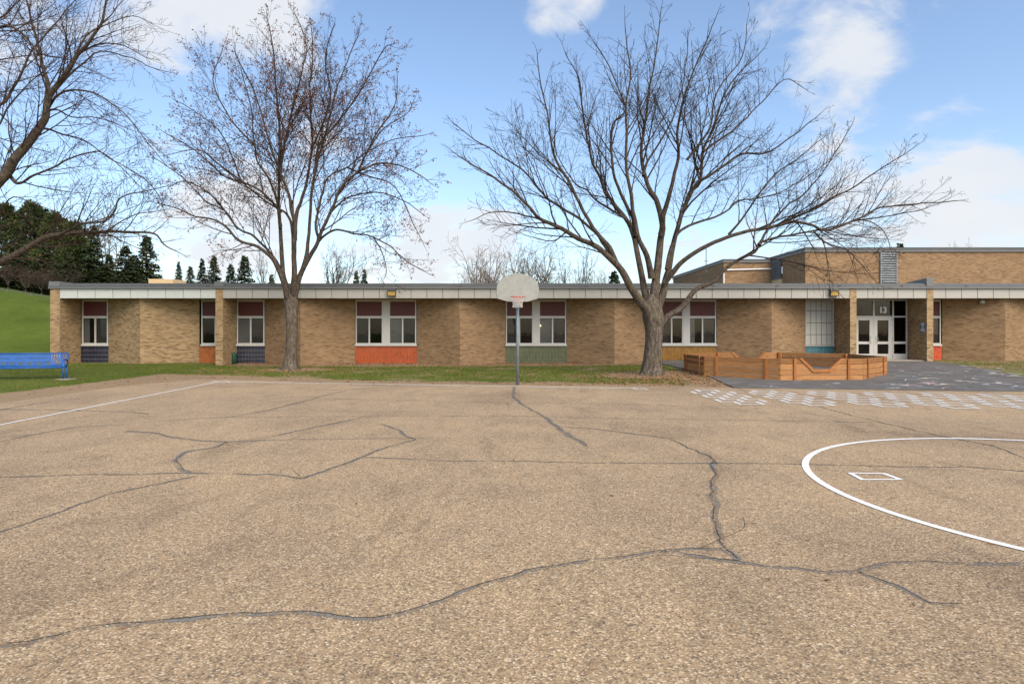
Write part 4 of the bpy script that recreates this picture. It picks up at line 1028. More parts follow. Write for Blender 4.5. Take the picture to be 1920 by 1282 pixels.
def grow(p, d, L, r, lev, maxlev, out, tips, rg, K):
    n = (6, 6, 4, 3)[lev]; st = L / n; pts = [p.copy()]; rs = [r]; ds = [d.copy()]
    for i in range(n):
        d = (d + Vector((rg.gauss(0, 1), rg.gauss(0, 1), rg.gauss(0, 1))) * K['wander'][lev] + Vector((0, 0, K['up'][lev]))).normalized()
        p = p + d * st; pts.append(p.copy()); rs.append(max(K['rmin'], r * (1 - .80 * (i + 1) / n))); ds.append(d.copy())
    out.add([tuple(q) for q in pts], rs, 5 if lev == 0 else (4 if lev == 1 else 3))
    if lev < maxlev:
        cnt = max(2, int(K['dens'][lev] * L + rg.random()))
        for c in range(cnt):
            t = .18 + .80 * (c + rg.random()) / cnt; fi = t * n; i = min(n - 1, int(fi)); q = pts[i].lerp(pts[i + 1], fi - i); dd = ds[i + 1]
            a = math.radians(rg.uniform(*K['ang'])); nd_ = (dd * math.cos(a) + rnd_perp(dd, rg) * math.sin(a)).normalized()
            grow(q, nd_, L * rg.uniform(*K['ratio']) * (1.12 - .55 * t), max(K['rmin'], rs[i] * .62), lev + 1, maxlev, out, tips, rg, K)
    else:
        tips.append((pts[-1], d)); 
        if len(pts) > 2: tips.append((pts[-2], d))
def trace(P, Y, dep, s_from=0.0):
    """pixel polyline to 3-D, leaning by dep metres in depth towards its tip"""
    n = len(P); out = []
    for i, (x, y) in enumerate(P):
        t = i / (n - 1); Yi = Y + dep * (t ** .8) + s_from * (1 - t)
        out.append(Vector((wx(x, Yi), Yi, wz(y, Yi))))
    return out
def limb_tree(root, Y, limbs, K, seed, bark, twigm, leafs=None):
    rg = random.Random(seed); out = Branches(); tips = []
    for (P, dep, w0, w1) in limbs:
        base = trace(P, Y, dep); C = catmull(base, 4)
        m = len(C); sc = F / Y
        rs = [max(.006, ((w0 + (w1 - w0) * (i / (m - 1)) ** .52) * .9 / 2) / sc) for i in range(m)]
        C = [c + Vector((mnoise.noise(c * 1.7 + Vector((seed, 0, 0))), mnoise.noise(c * 1.7 + Vector((0, seed, 7))), mnoise.noise(c * 1.7 + Vector((3, 0, seed))))) * .05 * min(1, i / 4) for i, c in enumerate(C)]
        br = Branches(); br.add([tuple(c) for c in C], rs, 12 if w0 > 12 else 8)
        lm_ = br.mesh('limb'); sd_ = 12 if w0 > 12 else 8
        at = lm_.attributes.new('thick', 'FLOAT', 'POINT'); at.data.foreach_set('value', np.repeat(np.clip((np.array(rs) - .05) / .15, 0, 1), sd_).astype(np.float32))
        o = link('limb', lm_, bark, root)
        # side branches
        ln = [0.0]
        for a, b in zip(C[:-1], C[1:]): ln.append(ln[-1] + (b - a).length)
        tot = ln[-1]; s = tot * K['start'] if w0 > 9 else tot * .12
        while s < tot:
            i = next(k for k in range(m - 1) if ln[k + 1] >= s); t = (s - ln[i]) / (ln[i + 1] - ln[i] + 1e-9); q = C[i].lerp(C[i + 1], t); dd = (C[i + 1] - C[i]).normalized()
            fr = s / tot
            a = math.radians(rg.uniform(*K['ang'])); nd_ = (dd * math.cos(a) + (rnd_perp(dd, rg) + Vector((0, 0, .35))).normalized() * math.sin(a)).normalized()
            L = min(K['lmax'], .45 + (tot - s) * .46 + rg.uniform(0, .6)) * rg.uniform(.5, 1.12)
            grow(q, nd_, L, max(K['rmin'], min(rs[i] * .5, .008 + L * .0085)), 1, 3, out, tips, rg, K)
            s += rg.uniform(.5, 1.5) * K['space'] * (1.5 if fr < .4 else 1.0)
        grow(C[-1], (C[-1] - C[-2]).normalized(), K['tipl'] * rg.uniform(.7, 1.3), max(K['rmin'], rs[-1]), 1, 3, out, tips, rg, K)
    tag(link('crown', out.mesh('crown'), twigm, root), kind='stuff')
    if leafs:
        m, prob, size, clump = leafs; V = []; Q = []
        for (p, d) in tips:
            if rg.random() > prob * (0.35 + 1.3 * max(0, mnoise.noise(p * .45 + Vector((seed, 1, 2))) + .45)): continue
            for c in range(rg.randint(1, clump)):
                s = size * rg.uniform(.6, 1.35); c0 = p + Vector((rg.gauss(0, 1), rg.gauss(0, 1), rg.gauss(0, 1))) * .05
                a = Vector((rg.gauss(0, 1), rg.gauss(0, 1), rg.gauss(0, 1) - .8)).normalized(); b = rnd_perp(a, rg); cc = a.cross(b) * .25
                k = len(V); V += [c0 - a * s * .1, c0 + b * s * .45 + a * s * .45 + cc * s, c0 + a * s, c0 - b * s * .45 + a * s * .5 + cc * s]; Q.append((k, k + 1, k + 2, k + 3))
        tag(link('leaves', np_mesh('leaves', [tuple(v) for v in V], Q), m, root), kind='stuff')
    return root
def trunk(root, P, Y, m, seed, lobes=5, flare=.6):
    """P: (px x, px y, px width) from the ground up"""
    sc = F / Y; pts = catmull([Vector((x, y, w)) for x, y, w in P], 8); V = []; sd = 40; z0 = wz(P[0][1], Y)
    for i, q in enumerate(pts):
        X, Z, rad = wx(q.x, Y), wz(q.y, Y), q.z * .93 / 2 / sc
        for k in range(sd):
            a = 2 * math.pi * k / sd; h = Z - z0
            fl = flare * math.exp(-max(0, h + .05) / .22) * (.45 + .75 * max(0, math.cos(lobes * a + seed + .6 * math.sin(2 * a)))) 
            rr = rad * (1 + fl + .07 * mnoise.noise(Vector((math.cos(a) * 2.2, math.sin(a) * 2.2, Z * .8 + seed))) + .06 * abs(mnoise.noise(Vector((math.cos(a) * 6, math.sin(a) * 6, Z * 1.6 + seed)))))
            V.append((X + rr * math.cos(a), Y + rr * math.sin(a), Z))
    n = len(pts); Q = [(i * sd + k, i * sd + (k + 1) % sd, (i + 1) * sd + (k + 1) % sd, (i + 1) * sd + k) for i in range(n - 1) for k in range(sd)]
    return link('trunk', np_mesh('trunk', V, Q, True), m, root)

K3 = dict(wander=(.06, .07, .08, .10), up=(.03, .035, .05, .05), rmin=.0050, dens=(2, 2.6, 4.2, 3), ang=(24, 54), ratio=(.34, .60), start=.36, lmax=4.0, space=.34, tipl=.8)
T3 = TREES['T3']; Y3 = T3.y
r3 = empty('bare_tree', (0, 0, 0)); tag(r3, 'large spreading bare tree with thick forked trunk beside the ball pit', 'tree')
trunk(r3, [(1221, 709, 46), (1222, 700, 43), (1223, 680, 38), (1225, 655, 35), (1226, 632, 33.5), (1226, 612, 37), (1224, 596, 42), (1223, 580, 38), (1222, 562, 24), (1222, 552, 8)], Y3, M['bark'], 1.3)
L3 = [
 ([(1222, 612), (1214, 585), (1200, 562), (1180, 535), (1164, 505), (1148, 487), (1119, 463), (1084, 448), (1046, 424), (1010, 410), (988, 384), (949, 349), (910, 323), (866, 297)], -2.2, 27, 2.2),
 ([(1150, 488), (1130, 455), (1119, 437), (1084, 410), (1032, 375), (1010, 354), (984, 323), (958, 306), (919, 279), (884, 258), (856, 235)], 1.6, 10, 1.8),
 ([(1156, 496), (1141, 463), (1122, 440), (1102, 410), (1071, 349), (1045, 306), (1034, 275), (1028, 227), (1015, 162), (1008, 112)], -.8, 14, 1.8),
 ([(1224, 590), (1213, 562), (1206, 530), (1197, 490), (1191, 455), (1178, 418), (1159, 393), (1137, 362), (1124, 332), (1111, 306), (1098, 245), (1089, 183), (1085, 144), (1066, 112)], 1.8, 21, 1.8),
 ([(1191, 445), (1181, 418), (1150, 396), (1124, 380), (1102, 358), (1080, 345), (1050, 300), (1035, 262)], 2.8, 9, 1.6),
 ([(1190, 440), (1185, 406), (1163, 362), (1150, 323), (1146, 262), (1150, 231), (1172, 205), (1160, 170), (1146, 130), (1119, 87)], -2.4, 10, 1.6),
 ([(1222, 520), (1213, 480), (1196, 440), (1185, 380), (1176, 314), (1174, 245), (1174, 197), (1181, 131), (1172, 60)], -1.5, 16, 1.8),
 ([(1225, 592), (1227, 550), (1231, 515), (1237, 459), (1242, 420), (1232, 380), (1220, 358), (1207, 323), (1202, 284), (1211, 218), (1216, 175), (1229, 109), (1240, 25)], .6, 26, 1.8),
 ([(1240, 440), (1244, 406), (1253, 367), (1264, 336), (1272, 284), (1270, 245), (1285, 175), (1316, 96), (1335, 50)], -1.9, 15, 1.8),
 ([(1206, 330), (1215, 300), (1240, 262), (1262, 220), (1282, 150), (1290, 70)], 2.2, 7, 1.6),
 ([(1228, 592), (1240, 560), (1247, 530), (1255, 502), (1262, 459), (1270, 428), (1294, 362), (1312, 341), (1319, 280), (1337, 245), (1350, 197), (1380, 144), (1420, 105)], 1.4, 22, 1.8),
 ([(1282, 390), (1306, 345), (1332, 328), (1389, 290), (1433, 288), (1476, 262), (1520, 228)], -1.6, 10, 1.8),
 ([(1318, 285), (1350, 262), (1390, 230), (1430, 190), (1470, 150), (1500, 160)], 1.5, 6, 1.5),
 ([(1246, 530), (1260, 512), (1277, 492), (1303, 474), (1340, 454), (1389, 437), (1455, 424), (1490, 415), (1525, 424), (1551, 432), (1608, 411), (1651, 389), (1695, 384), (1739, 381), (1785, 378)], -1.8, 14, 1.8),
 ([(1228, 618), (1240, 606), (1257, 589), (1282, 571), (1302, 547), (1322, 534), (1343, 524), (1363, 502), (1389, 485), (1415, 472), (1429, 454), (1477, 441), (1525, 433), (1590, 418), (1660, 405), (1720, 395)], 1.9, 19, 1.8),
 ([(1424, 460), (1446, 419), (1477, 384), (1507, 363), (1542, 323), (1586, 253), (1596, 236)], 2.4, 6.5, 1.5),
 ([(1455, 424), (1490, 408), (1525, 393), (1564, 371), (1608, 345), (1643, 323), (1682, 297)], -2.4, 7, 1.6),
 ([(1250, 505), (1258, 465), (1277, 432), (1310, 417), (1340, 408), (1367, 393), (1385, 376), (1446, 367), (1500, 340), (1560, 300)], 1.2, 9, 1.6),
 ([(1525, 432), (1546, 454), (1586, 467), (1610, 490), (1625, 508)], -1.4, 4.5, 1.4), ([(1540, 446), (1550, 475), (1554, 500), (1556, 535)], -1.0, 3.2, 1.2),
 ([(1608, 411), (1640, 418), (1662, 440), (1668, 462)], -1.9, 3, 1.2), ([(1288, 300), (1330, 240), (1345, 170), (1390, 110), (1400, 60)], -.5, 6, 1.5),
 ([(1366, 440), (1400, 400), (1440, 340), (1490, 300), (1530, 270)], -.6, 6, 1.5), ([(1010, 410), (985, 405), (950, 398), (915, 400), (890, 412)], -2, 5, 1.4), ([(1060, 436), (1040, 450), (1010, 448), (985, 440)], .5, 4, 1.3),
]
limb_tree(r3, Y3, L3, K3, 11, M['bark_limb'], M['twig'], (M['leaf_tan'], .10, .045, 1))

K2 = dict(wander=(.06, .07, .08, .10), up=(.03, .018, .04, .05), rmin=.0053, dens=(2, 2.7, 4.3, 3), ang=(26, 58), ratio=(.34, .60), start=.34, lmax=4.0, space=.32, tipl=.6)
T2 = TREES['T2']; Y2t = T2.y
r2 = empty('leafy_remnant_tree', (0, 0, 0)); tag(r2, 'tall upright tree with a few dry red brown leaves left of centre', 'tree')
trunk(r2, [(543, 698, 36), (544, 690, 31), (546, 670, 24), (547, 640, 21.5), (547, 600, 22.5), (546, 575, 25), (545, 562, 26), (546, 548, 18), (546, 540, 6)], Y2t, M['bark'], 4.2, 6, .7)
L2 = [
 ([(545, 572), (537, 552), (530, 525), (522, 505), (511, 485), (495, 470), (477, 459), (446, 450), (424, 424), (398, 411), (367, 406), (335, 392), (305, 384)], -2.0, 15, 1.8),
 ([(531, 520), (522, 498), (510, 480), (498, 465), (472, 440), (446, 428), (424, 397), (389, 380), (367, 358), (337, 328), (292, 298)], 1.4, 9, 1.8),
 ([(543, 560), (533, 520), (529, 480), (525, 415), (522, 371), (525, 262), (518, 175), (511, 87), (500, 26)], .4, 15, 1.8),
 ([(526, 425), (520, 384), (507, 341), (485, 306), (477, 270), (470, 200), (452, 130)], -1.8, 8, 1.6),
 ([(550, 470), (548, 430), (540, 405), (525, 393), (490, 371), (455, 341), (437, 297), (411, 245), (359, 205), (334, 190)], 2.2, 8, 1.6),
 ([(527, 400), (505, 372), (472, 349), (424, 332), (394, 306), (350, 271), (312, 250)], -1.2, 7, 1.6),
 ([(549, 562), (551, 520), (551, 470), (553, 430), (548, 400), (540, 360), (520, 310), (500, 250), (480, 180), (440, 100)], -2.4, 16, 1.8),
 ([(552, 450), (556, 400), (568, 371), (581, 306), (586, 262), (581, 175), (586, 109), (583, 50)], 1.6, 11, 1.8),
 ([(552, 558), (562, 520), (574, 492), (590, 465), (603, 437), (621, 393), (642, 349), (673, 323), (712, 306), (760, 314), (800, 338)], -1.6, 15, 1.8),
 ([(568, 505), (576, 470), (580, 437), (586, 349), (594, 306), (612, 245), (629, 175), (651, 114), (672, 62)], 1.0, 11, 1.8),
 ([(598, 448), (592, 419), (603, 371), (616, 332), (651, 314), (690, 284), (739, 262), (790, 255)], 2.0, 7, 1.6),
 ([(580, 482), (592, 460), (606, 444), (629, 430), (660, 437), (699, 445), (734, 463), (760, 489), (786, 505)], -2.0, 8, 1.6),
 ([(590, 330), (600, 271), (642, 218), (673, 175), (717, 96), (732, 84)], -1.0, 7, 1.6),
 ([(618, 400), (640, 378), (664, 367), (717, 362), (762, 380), (790, 400)], 1.2, 6, 1.5),
 ([(524, 320), (540, 240), (560, 160), (575, 90), (560, 40)], -1.2, 6, 1.5), ([(477, 272), (430, 220), (400, 150), (420, 90)], 1.6, 5, 1.5), ([(584, 280), (620, 190), (610, 110), (625, 50)], -2.2, 5, 1.5),
 ([(672, 322), (700, 260), (740, 200), (745, 150)], -1.4, 5, 1.5), ([(446, 430), (400, 370), (350, 340), (320, 350)], -1, 5, 1.5), ([(700, 445), (715, 470), (725, 500), (720, 520)], -2, 3.5, 1.2), ([(455, 341), (400, 300), (370, 280), (320, 290)], .8, 4.5, 1.4),
 ([(651, 314), (690, 330), (740, 350), (775, 420), (790, 450)], 0, 4.5, 1.4), ([(690, 284), (720, 240), (760, 215), (775, 190)], .5, 4, 1.4),
]
limb_tree(r2, Y2t, L2, K2, 23, M['bark_limb'], M['twig_red'], (M['leaf_red'], .75, .064, 2))

K1 = dict(K2); K1.update(space=.28, lmax=2.5, start=.15, rmin=.0042, dens=(2, 3.2, 4.6, 3))
Y1t = 20.5
r1 = empty('leaning_tree', (0, 0, 0)); tag(r1, 'dark bare tree reaching in from the left edge with low limbs', 'tree')
zb1 = HZ + (HC - ground_z(wx(-235, Y1t), Y1t)) / Y1t * F
trunk(r1, [(-238, zb1 + 6, 62), (-236, zb1, 56), (-230, 690, 48), (-222, 640, 45), (-212, 590, 46), (-202, 560, 50), (-196, 540, 44)], Y1t, M['bark'], 2.2)
L1 = [
 ([(-205, 575), (-150, 500), (-90, 430), (-45, 385), (0, 336), (26, 301), (61, 258), (83, 223), (90, 190), (104, 164), (131, 127), (148, 100), (175, 70), (192, 35), (203, -15)], -.8, 40, 3),
 ([(88, 196), (90, 165), (83, 131), (70, 79), (57, 35), (46, -20)], 1.2, 13, 3), ([(13, 322), (28, 342), (42, 342), (66, 325), (105, 312), (144, 293), (183, 284), (210, 301), (245, 319)], -1.5, 9, 1.5),
 ([(76, 240), (95, 244), (118, 253), (153, 262), (183, 280), (227, 314), (262, 350)], 1.0, 6, 1.4), ([(92, 200), (105, 184), (131, 170), (175, 175), (218, 201), (262, 245), (302, 298)], -1.6, 7, 1.4),
 ([(88, 210), (105, 206), (135, 218), (188, 223), (245, 243)], 1.6, 6, 1.4), ([(104, 168), (125, 145), (150, 122), (188, 96), (245, 109), (300, 133)], .8, 7, 1.4),
 ([(148, 100), (190, 82), (235, 88), (270, 105)], -1.5, 5, 1.3), ([(131, 127), (160, 70), (200, 45), (250, 30), (285, 45)], 1.8, 5, 1.3), ([(185, 50), (215, 20), (240, -10)], .5, 4, 1.3),
 ([(-205, 590), (-130, 545), (-60, 515), (0, 492), (44, 467), (87, 445), (124, 438), (165, 435), (201, 434), (245, 436), (288, 438), (308, 458), (332, 472)], .8, 26, 2),
 ([(110, 441), (130, 430), (148, 419), (172, 417), (197, 415), (216, 397), (222, 375), (240, 365), (268, 360), (300, 352)], -1.2, 8.5, 1.6), ([(140, 426), (152, 400), (165, 372), (175, 350)], -.6, 3.5, 1.2),
 ([(-200, 560), (-190, 460), (-160, 340), (-110, 230), (-70, 130), (-40, 30), (-20, -60)], 1.6, 34, 3), ([(-100, 210), (-50, 175), (0, 195), (35, 150), (60, 95), (100, 50), (140, 0)], 1.5, 12, 2),
 ([(-110, 240), (-60, 120), (0, 52), (40, 62), (75, 100), (120, 108), (165, 130)], -1.5, 10, 1.5), ([(-90, 180), (-30, 60), (20, 20), (60, -20)], 2, 9, 2), ([(-45, 385), (-10, 395), (25, 370), (60, 380), (95, 395)], -1.5, 5, 1.2),
 ([(-60, 250), (-10, 240), (20, 195), (60, 150), (110, 110)], 2.2, 8, 1.5), ([(200, 434), (235, 410), (262, 400), (300, 395)], -1, 4, 1.2), ([(245, 319), (275, 340), (300, 372), (310, 400)], -1.5, 3, 1.2), ([(-60, 515), (-20, 470), (20, 462), (45, 440)], -1.2, 5, 1.2),
]
limb_tree(r1, Y1t, L1, K1, 37, M['bark_limb'], M['twig_red'], (M['leaf_red'], .05, .05, 1))

# background trees: prototypes ------------------------------------------------
def spruce_proto(seed, h=10.0, spread=.23, droop=.25, trunk_bare=.06, dense=1.0, ragged=.25, whorl=.27):
    rg = random.Random(seed); tr = Branches(); tr.add([(0, 0, -1.5), (0, 0, h * .5), (0, 0, h)], [.16, .10, .015], 7)
    V, Q = [], []
    z = h * trunk_bare
    while z < h * .985:
        f = 1 - z / h; Rm = h * spread * (f ** .85) + .12; nb = max(4, int((5 + 5 * f) * dense))
        a0 = rg.uniform(0, 6.28)
        for k in range(nb):
            a = a0 + 6.283 * k / nb + rg.uniform(-.5, .5); L = Rm * (rg.uniform(1 - ragged, 1.05) if rg.random() < .8 else rg.uniform(.9, 1.3)); zz = z + rg.uniform(-.30, .30)
            dr_ = droop + rg.uniform(-.35, .25); dx, dy = math.cos(a), math.sin(a); ns = max(3, int(L / .26)); pts = []
            for i in range(ns + 1):
                t = i / ns; pts.append(Vector((dx * L * t, dy * L * t, zz - dr_ * L * t + .60 * L * t * t * dr_)))
            tr.add([tuple(pts[0]), tuple(pts[ns // 2]), tuple(pts[-1])], [.03, .02, .006], 3)
            for i in range(1, ns + 1):
                t = i / ns; p = pts[i]; ww = (.34 * (1 - .45 * t) + .10) * (0.75 + .35 * f)
                for s in (-1, 1):
                    for rep in range(2):
                        ang = a + s * rg.uniform(.35, 1.1); ln = ww * rg.uniform(.7, 1.35); ex, ey = math.cos(ang), math.sin(ang)
                        tip = p + Vector((ex * ln, ey * ln, rg.uniform(-.24, .10) * 1.2)); wv = Vector((-ey, ex, 0)) * rg.uniform(.07, .15) + Vector((0, 0, rg.uniform(-.10, .10)))
                        mid = p.lerp(tip, .55); k0 = len(V); V += [p, mid + wv, tip, mid - wv]; Q.append((k0, k0 + 1, k0 + 2, k0 + 3))
        z += whorl * rg.uniform(.7, 1.25) * (0.6 + .6 * f)
    for k in range(14):
        p = Vector((0, 0, h * (1 - .002 * k))); a = rg.uniform(0, 6.28); tip = p + Vector((math.cos(a) * .14, math.sin(a) * .14, .10)); k0 = len(V); w = Vector((-math.sin(a), math.cos(a), 0)) * .04; m_ = p.lerp(tip, .5); V += [p, m_ + w, tip, m_ - w]; Q.append((k0, k0 + 1, k0 + 2, k0 + 3))
    return tr.mesh('trunk'), np_mesh('crown', [tuple(v) for v in V], Q), h
def pine_proto(seed, h=10.0):
    rg = random.Random(seed); tr = Branches(); tr.add([(0, 0, -1.5), (.1, 0, h * .5), (0, .1, h * .96)], [.19, .12, .03], 7)
    V, Q = [], []
    for c in range(120):
        t = rg.random() ** .75; z = h * (.16 + .82 * t); Rm = h * (.27 * (1 - t) ** .85 + .012) * rg.uniform(.3, 1.15); a = rg.uniform(0, 6.283)
        c0 = Vector((math.cos(a) * Rm, math.sin(a) * Rm, z + Rm * .22)); 
        tr.add([(0, 0, z - Rm * .15), tuple(Vector((0, 0, z)).lerp(c0, .55)), tuple(c0)], [.045, .03, .012], 3)
        rad = rg.uniform(.38, .78)
        for k in range(95):
            d = Vector((rg.gauss(0, 1), rg.gauss(0, 1), rg.gauss(0, .65))); d = d / (d.length + 1e-6) * rad * rg.random() ** .45; p = c0 + d
            dr = (d * .7 + Vector((math.cos(a) * .3, math.sin(a) * .3, .25)) + Vector((rg.gauss(0, .3), rg.gauss(0, .3), rg.gauss(0, .3)))).normalized(); ln = rg.uniform(.16, .34); w = rnd_perp(dr, rg) * rg.uniform(.05, .10)
            k0 = len(V); V += [p, p + dr * ln * .5 + w, p + dr * ln, p + dr * ln * .5 - w]; Q.append((k0, k0 + 1, k0 + 2, k0 + 3))
    return tr.mesh('trunk'), np_mesh('crown', [tuple(v) for v in V], Q), h
def bare_proto(seed, h=10.0, forks=5, spread=.55, fine=1.0):
    rg = random.Random(seed); tr = Branches(); cr = Branches(); tips = []
    th = h * rg.uniform(.14, .22); tr.add([(0, 0, -1.2), (0, 0, th * .5), (0, 0, th * 1.15)], [.26, .2, .17], 8)
    K = dict(wander=(.13, .17, .2, .24), up=(.06, .06, .05, .03), rmin=.0105, dens=(1.15 * fine, 1.7 * fine, 2.4 * fine, 2), ang=(22, 52), ratio=(.34, .60))
    for k in range(forks):
        a = 6.283 * k / forks + rg.uniform(-.4, .4); s = spread * rg.uniform(.35, 1.15); d = Vector((math.cos(a) * s, math.sin(a) * s, 1)).normalized()
        grow(Vector((0, 0, th * rg.uniform(.7, 1.1))), d, (h - th) * rg.uniform(.78, 1.02), rg.uniform(.09, .14), 0, 3, cr, tips, rg, K)
    return tr.mesh('trunk'), cr.mesh('crown'), h, tips
SP = [spruce_proto(1), spruce_proto(2, spread=.27, droop=.35, ragged=.35, whorl=.28), spruce_proto(3, spread=.19, droop=.15, dense=.9)]
PN = [pine_proto(4), pine_proto(5)]
BT = [bare_proto(6), bare_proto(7, forks=4, spread=.7), bare_proto(8, forks=6, spread=.45, fine=1.1), bare_proto(9, forks=7, spread=.8, fine=1.15)]
def far_tree(name, proto, px, top, Y, label, tm, cm, wide=1.0, group=None, cat='tree', base=None):
    x = wx(px, Y); g = ground_z(x, Y) if base is None else base; s = (wz(top, Y) - g) / proto[2]
    t = empty(name, (x, Y, g), R.uniform(0, 6.28)); t.scale = (s * wide, s * wide, s)
    for nm, me_, mm in (('trunk', proto[0], tm), ('crown', proto[1], cm)):
        o = bpy.data.objects.new(nm, me_); COL.objects.link(o); o.parent = t
        if cat == 'bush' and nm == 'trunk': o.location.z = -1.0
        if not me_.materials: me_.materials.append(mm)
        o.material_slots[0].link = 'OBJECT'; o.material_slots[0].material = mm
    tag(t, label, cat, group); return t
bk, nd_s, nd_p = M['twig_grey'], M['needle'], M['needle_pine']
G1 = 'evergreens on the bank at the left'
for nm, pr, px, top, Y, wd, lab in (
    ('pine_tree', PN[0], -60, 372, 60, 1.1, 'dark pine at the far left edge, mostly outside the photo'), ('pine_tree', PN[1], 12, 384, 58, 1.15, 'dark pine with the leftmost treetop on the bank'),
    ('pine_tree', PN[0], 62, 382, 61, 1.1, 'dark pine second from the left on the bank, tallest of the row'), ('pine_tree', PN[1], 102, 400, 59, 1.1, 'dark pine third from the left, above the hanging low limb'),
    ('pine_tree', PN[0], 140, 418, 57, 1.15, 'dark pine behind the fork of the low limb'), ('spruce_tree', SP[1], 176, 424, 56, 1.05, 'ragged spruce with pale sky gaps above the left roof end'),
    ('spruce_tree', SP[1], 38, 394, 59, 1.1, 'pointed spruce rising between the two leftmost pines'), ('spruce_tree', SP[0], 86, 390, 62, 1.0, 'narrow spruce behind the tallest pine'), ('spruce_tree', SP[1], 122, 410, 60, 1.1, 'spruce rising behind the third pine and low limb'),
    ('spruce_tree', SP[0], 32, 425, 54, 1.2, 'lower spruce standing in front of the leftmost pines'), ('spruce_tree', SP[1], 85, 452, 53, 1.35, 'low broad spruce in front of the third pine'),
    ('spruce_tree', SP[1], 236, 462, 57, 1.45, 'broad brownish spruce just left of the pointed spruce'), ('spruce_tree', SP[0], 275, 441, 60, 1.25, 'tall pointed spruce left of the tan rooftop unit'),
    ('spruce_tree', SP[1], 158, 448, 60, 1.5, 'spruce behind the ragged spruce and the low limb'), ('spruce_tree', SP[0], 252, 478, 63, 1.5, 'low spruce filling behind the pointed spruce'),
    ('spruce_tree', SP[1], 205, 478, 55, 1.3, 'short spruce between the ragged spruce and the brownish one'), ('spruce_tree', SP[0], 128, 470, 54, 1.3, 'low spruce behind the left end of the school roof')):
    far_tree(nm, pr, px, top, Y, lab, bk, nd_p if nm == 'pine_tree' else nd_s, wd, G1)
G2 = 'small spruces above the low roof'
for pr, px, top, Y, wd, lab in ((SP[2], 335, 491, 84, .9, 'small spruce just right of the tan rooftop unit'), (SP[0], 357, 499, 80, 1.1, 'low spruce second right of the tan rooftop unit'), (SP[2], 379, 485, 82, 1.0, 'narrow spruce third right of the tan rooftop unit'),
    (SP[0], 401, 479, 80, 1.05, 'pointed spruce left of the gap before the spruce pair'), (SP[0], 433, 495, 78, 1.1, 'left and lower of the close spruce pair'), (SP[0], 459, 479, 80, 1.25, 'taller spruce of the close pair left of the leafy tree'),
    (SP[2], 509, 515, 82, 1.2, 'tiny spruce tip just left of the leafy tree trunk'), (SP[2], 668, 508, 84, .8, 'left of two tiny spruce tips right of the leafy tree'), (SP[2], 683, 506, 84, .8, 'right of two tiny spruce tips right of the leafy tree'),
    (SP[0], 1152, 507, 80, 1.1, 'spruce tip seen through the fork of the big bare tree'), (SP[2], 1688, 457, 105, .9, 'tiny spruce tip above the brick block')):
    far_tree('spruce_tree', pr, px, top, Y, lab, bk, nd_s, wd, G2)
G3 = 'bare trees far behind the school'
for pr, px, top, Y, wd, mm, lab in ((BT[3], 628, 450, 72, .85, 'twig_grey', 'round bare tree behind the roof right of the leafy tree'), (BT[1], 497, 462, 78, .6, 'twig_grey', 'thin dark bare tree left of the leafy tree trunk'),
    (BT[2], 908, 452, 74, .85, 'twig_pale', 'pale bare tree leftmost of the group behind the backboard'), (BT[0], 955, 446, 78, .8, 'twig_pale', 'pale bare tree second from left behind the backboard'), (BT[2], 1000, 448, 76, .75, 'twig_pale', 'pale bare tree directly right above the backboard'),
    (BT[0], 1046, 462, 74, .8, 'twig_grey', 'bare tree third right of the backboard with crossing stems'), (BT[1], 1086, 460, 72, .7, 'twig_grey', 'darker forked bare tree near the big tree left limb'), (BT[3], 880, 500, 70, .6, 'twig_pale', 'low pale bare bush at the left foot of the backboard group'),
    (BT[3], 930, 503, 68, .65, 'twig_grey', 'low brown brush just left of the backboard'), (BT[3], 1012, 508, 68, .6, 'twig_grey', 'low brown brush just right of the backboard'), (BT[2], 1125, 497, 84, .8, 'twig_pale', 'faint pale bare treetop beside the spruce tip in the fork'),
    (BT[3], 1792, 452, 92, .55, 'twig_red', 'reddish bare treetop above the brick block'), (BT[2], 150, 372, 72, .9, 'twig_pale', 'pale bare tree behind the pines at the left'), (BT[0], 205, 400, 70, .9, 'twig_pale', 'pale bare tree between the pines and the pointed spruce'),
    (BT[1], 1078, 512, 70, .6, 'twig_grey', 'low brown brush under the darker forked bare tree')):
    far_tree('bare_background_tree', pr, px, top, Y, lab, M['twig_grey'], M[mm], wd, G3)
G5 = 'evergreen shrubs under the pines'
for k, (px, top, Y) in enumerate(((-30, 492, 53.5), (5, 505, 52.5), (30, 490, 53), (58, 508, 52.5), (84, 496, 53.5), (108, 505, 52.6), (135, 498, 53.4), (165, 505, 53), (196, 500, 53.6), (226, 508, 53))):
    far_tree('evergreen_shrub', SP[k % 2], px, top, Y, ['first', 'second', 'third', 'fourth', 'fifth', 'sixth', 'seventh', 'eighth', 'ninth', 'tenth'][k] + ' from the left of the low evergreen shrubs under the pines', bk, nd_p if k % 3 else nd_s, 2.3, G5, 'shrub')
G4 = 'brown bushes on the bank'
for k, (px, top, Y, lab) in enumerate(((15, 492, 50.5, 'brown bare bush at the left edge above the fence'), (48, 500, 50, 'brown bare bush second from the left above the fence'), (78, 505, 50.5, 'brown bare bush beside the left roof corner'), (108, 500, 51, 'brown bare bush just behind the left roof corner'))):
    far_tree('bare_bush', BT[3 if k % 2 else 2], px, top, Y, lab, M['twig_grey'], M['twig_grey'], 1.6, G4, 'bush')

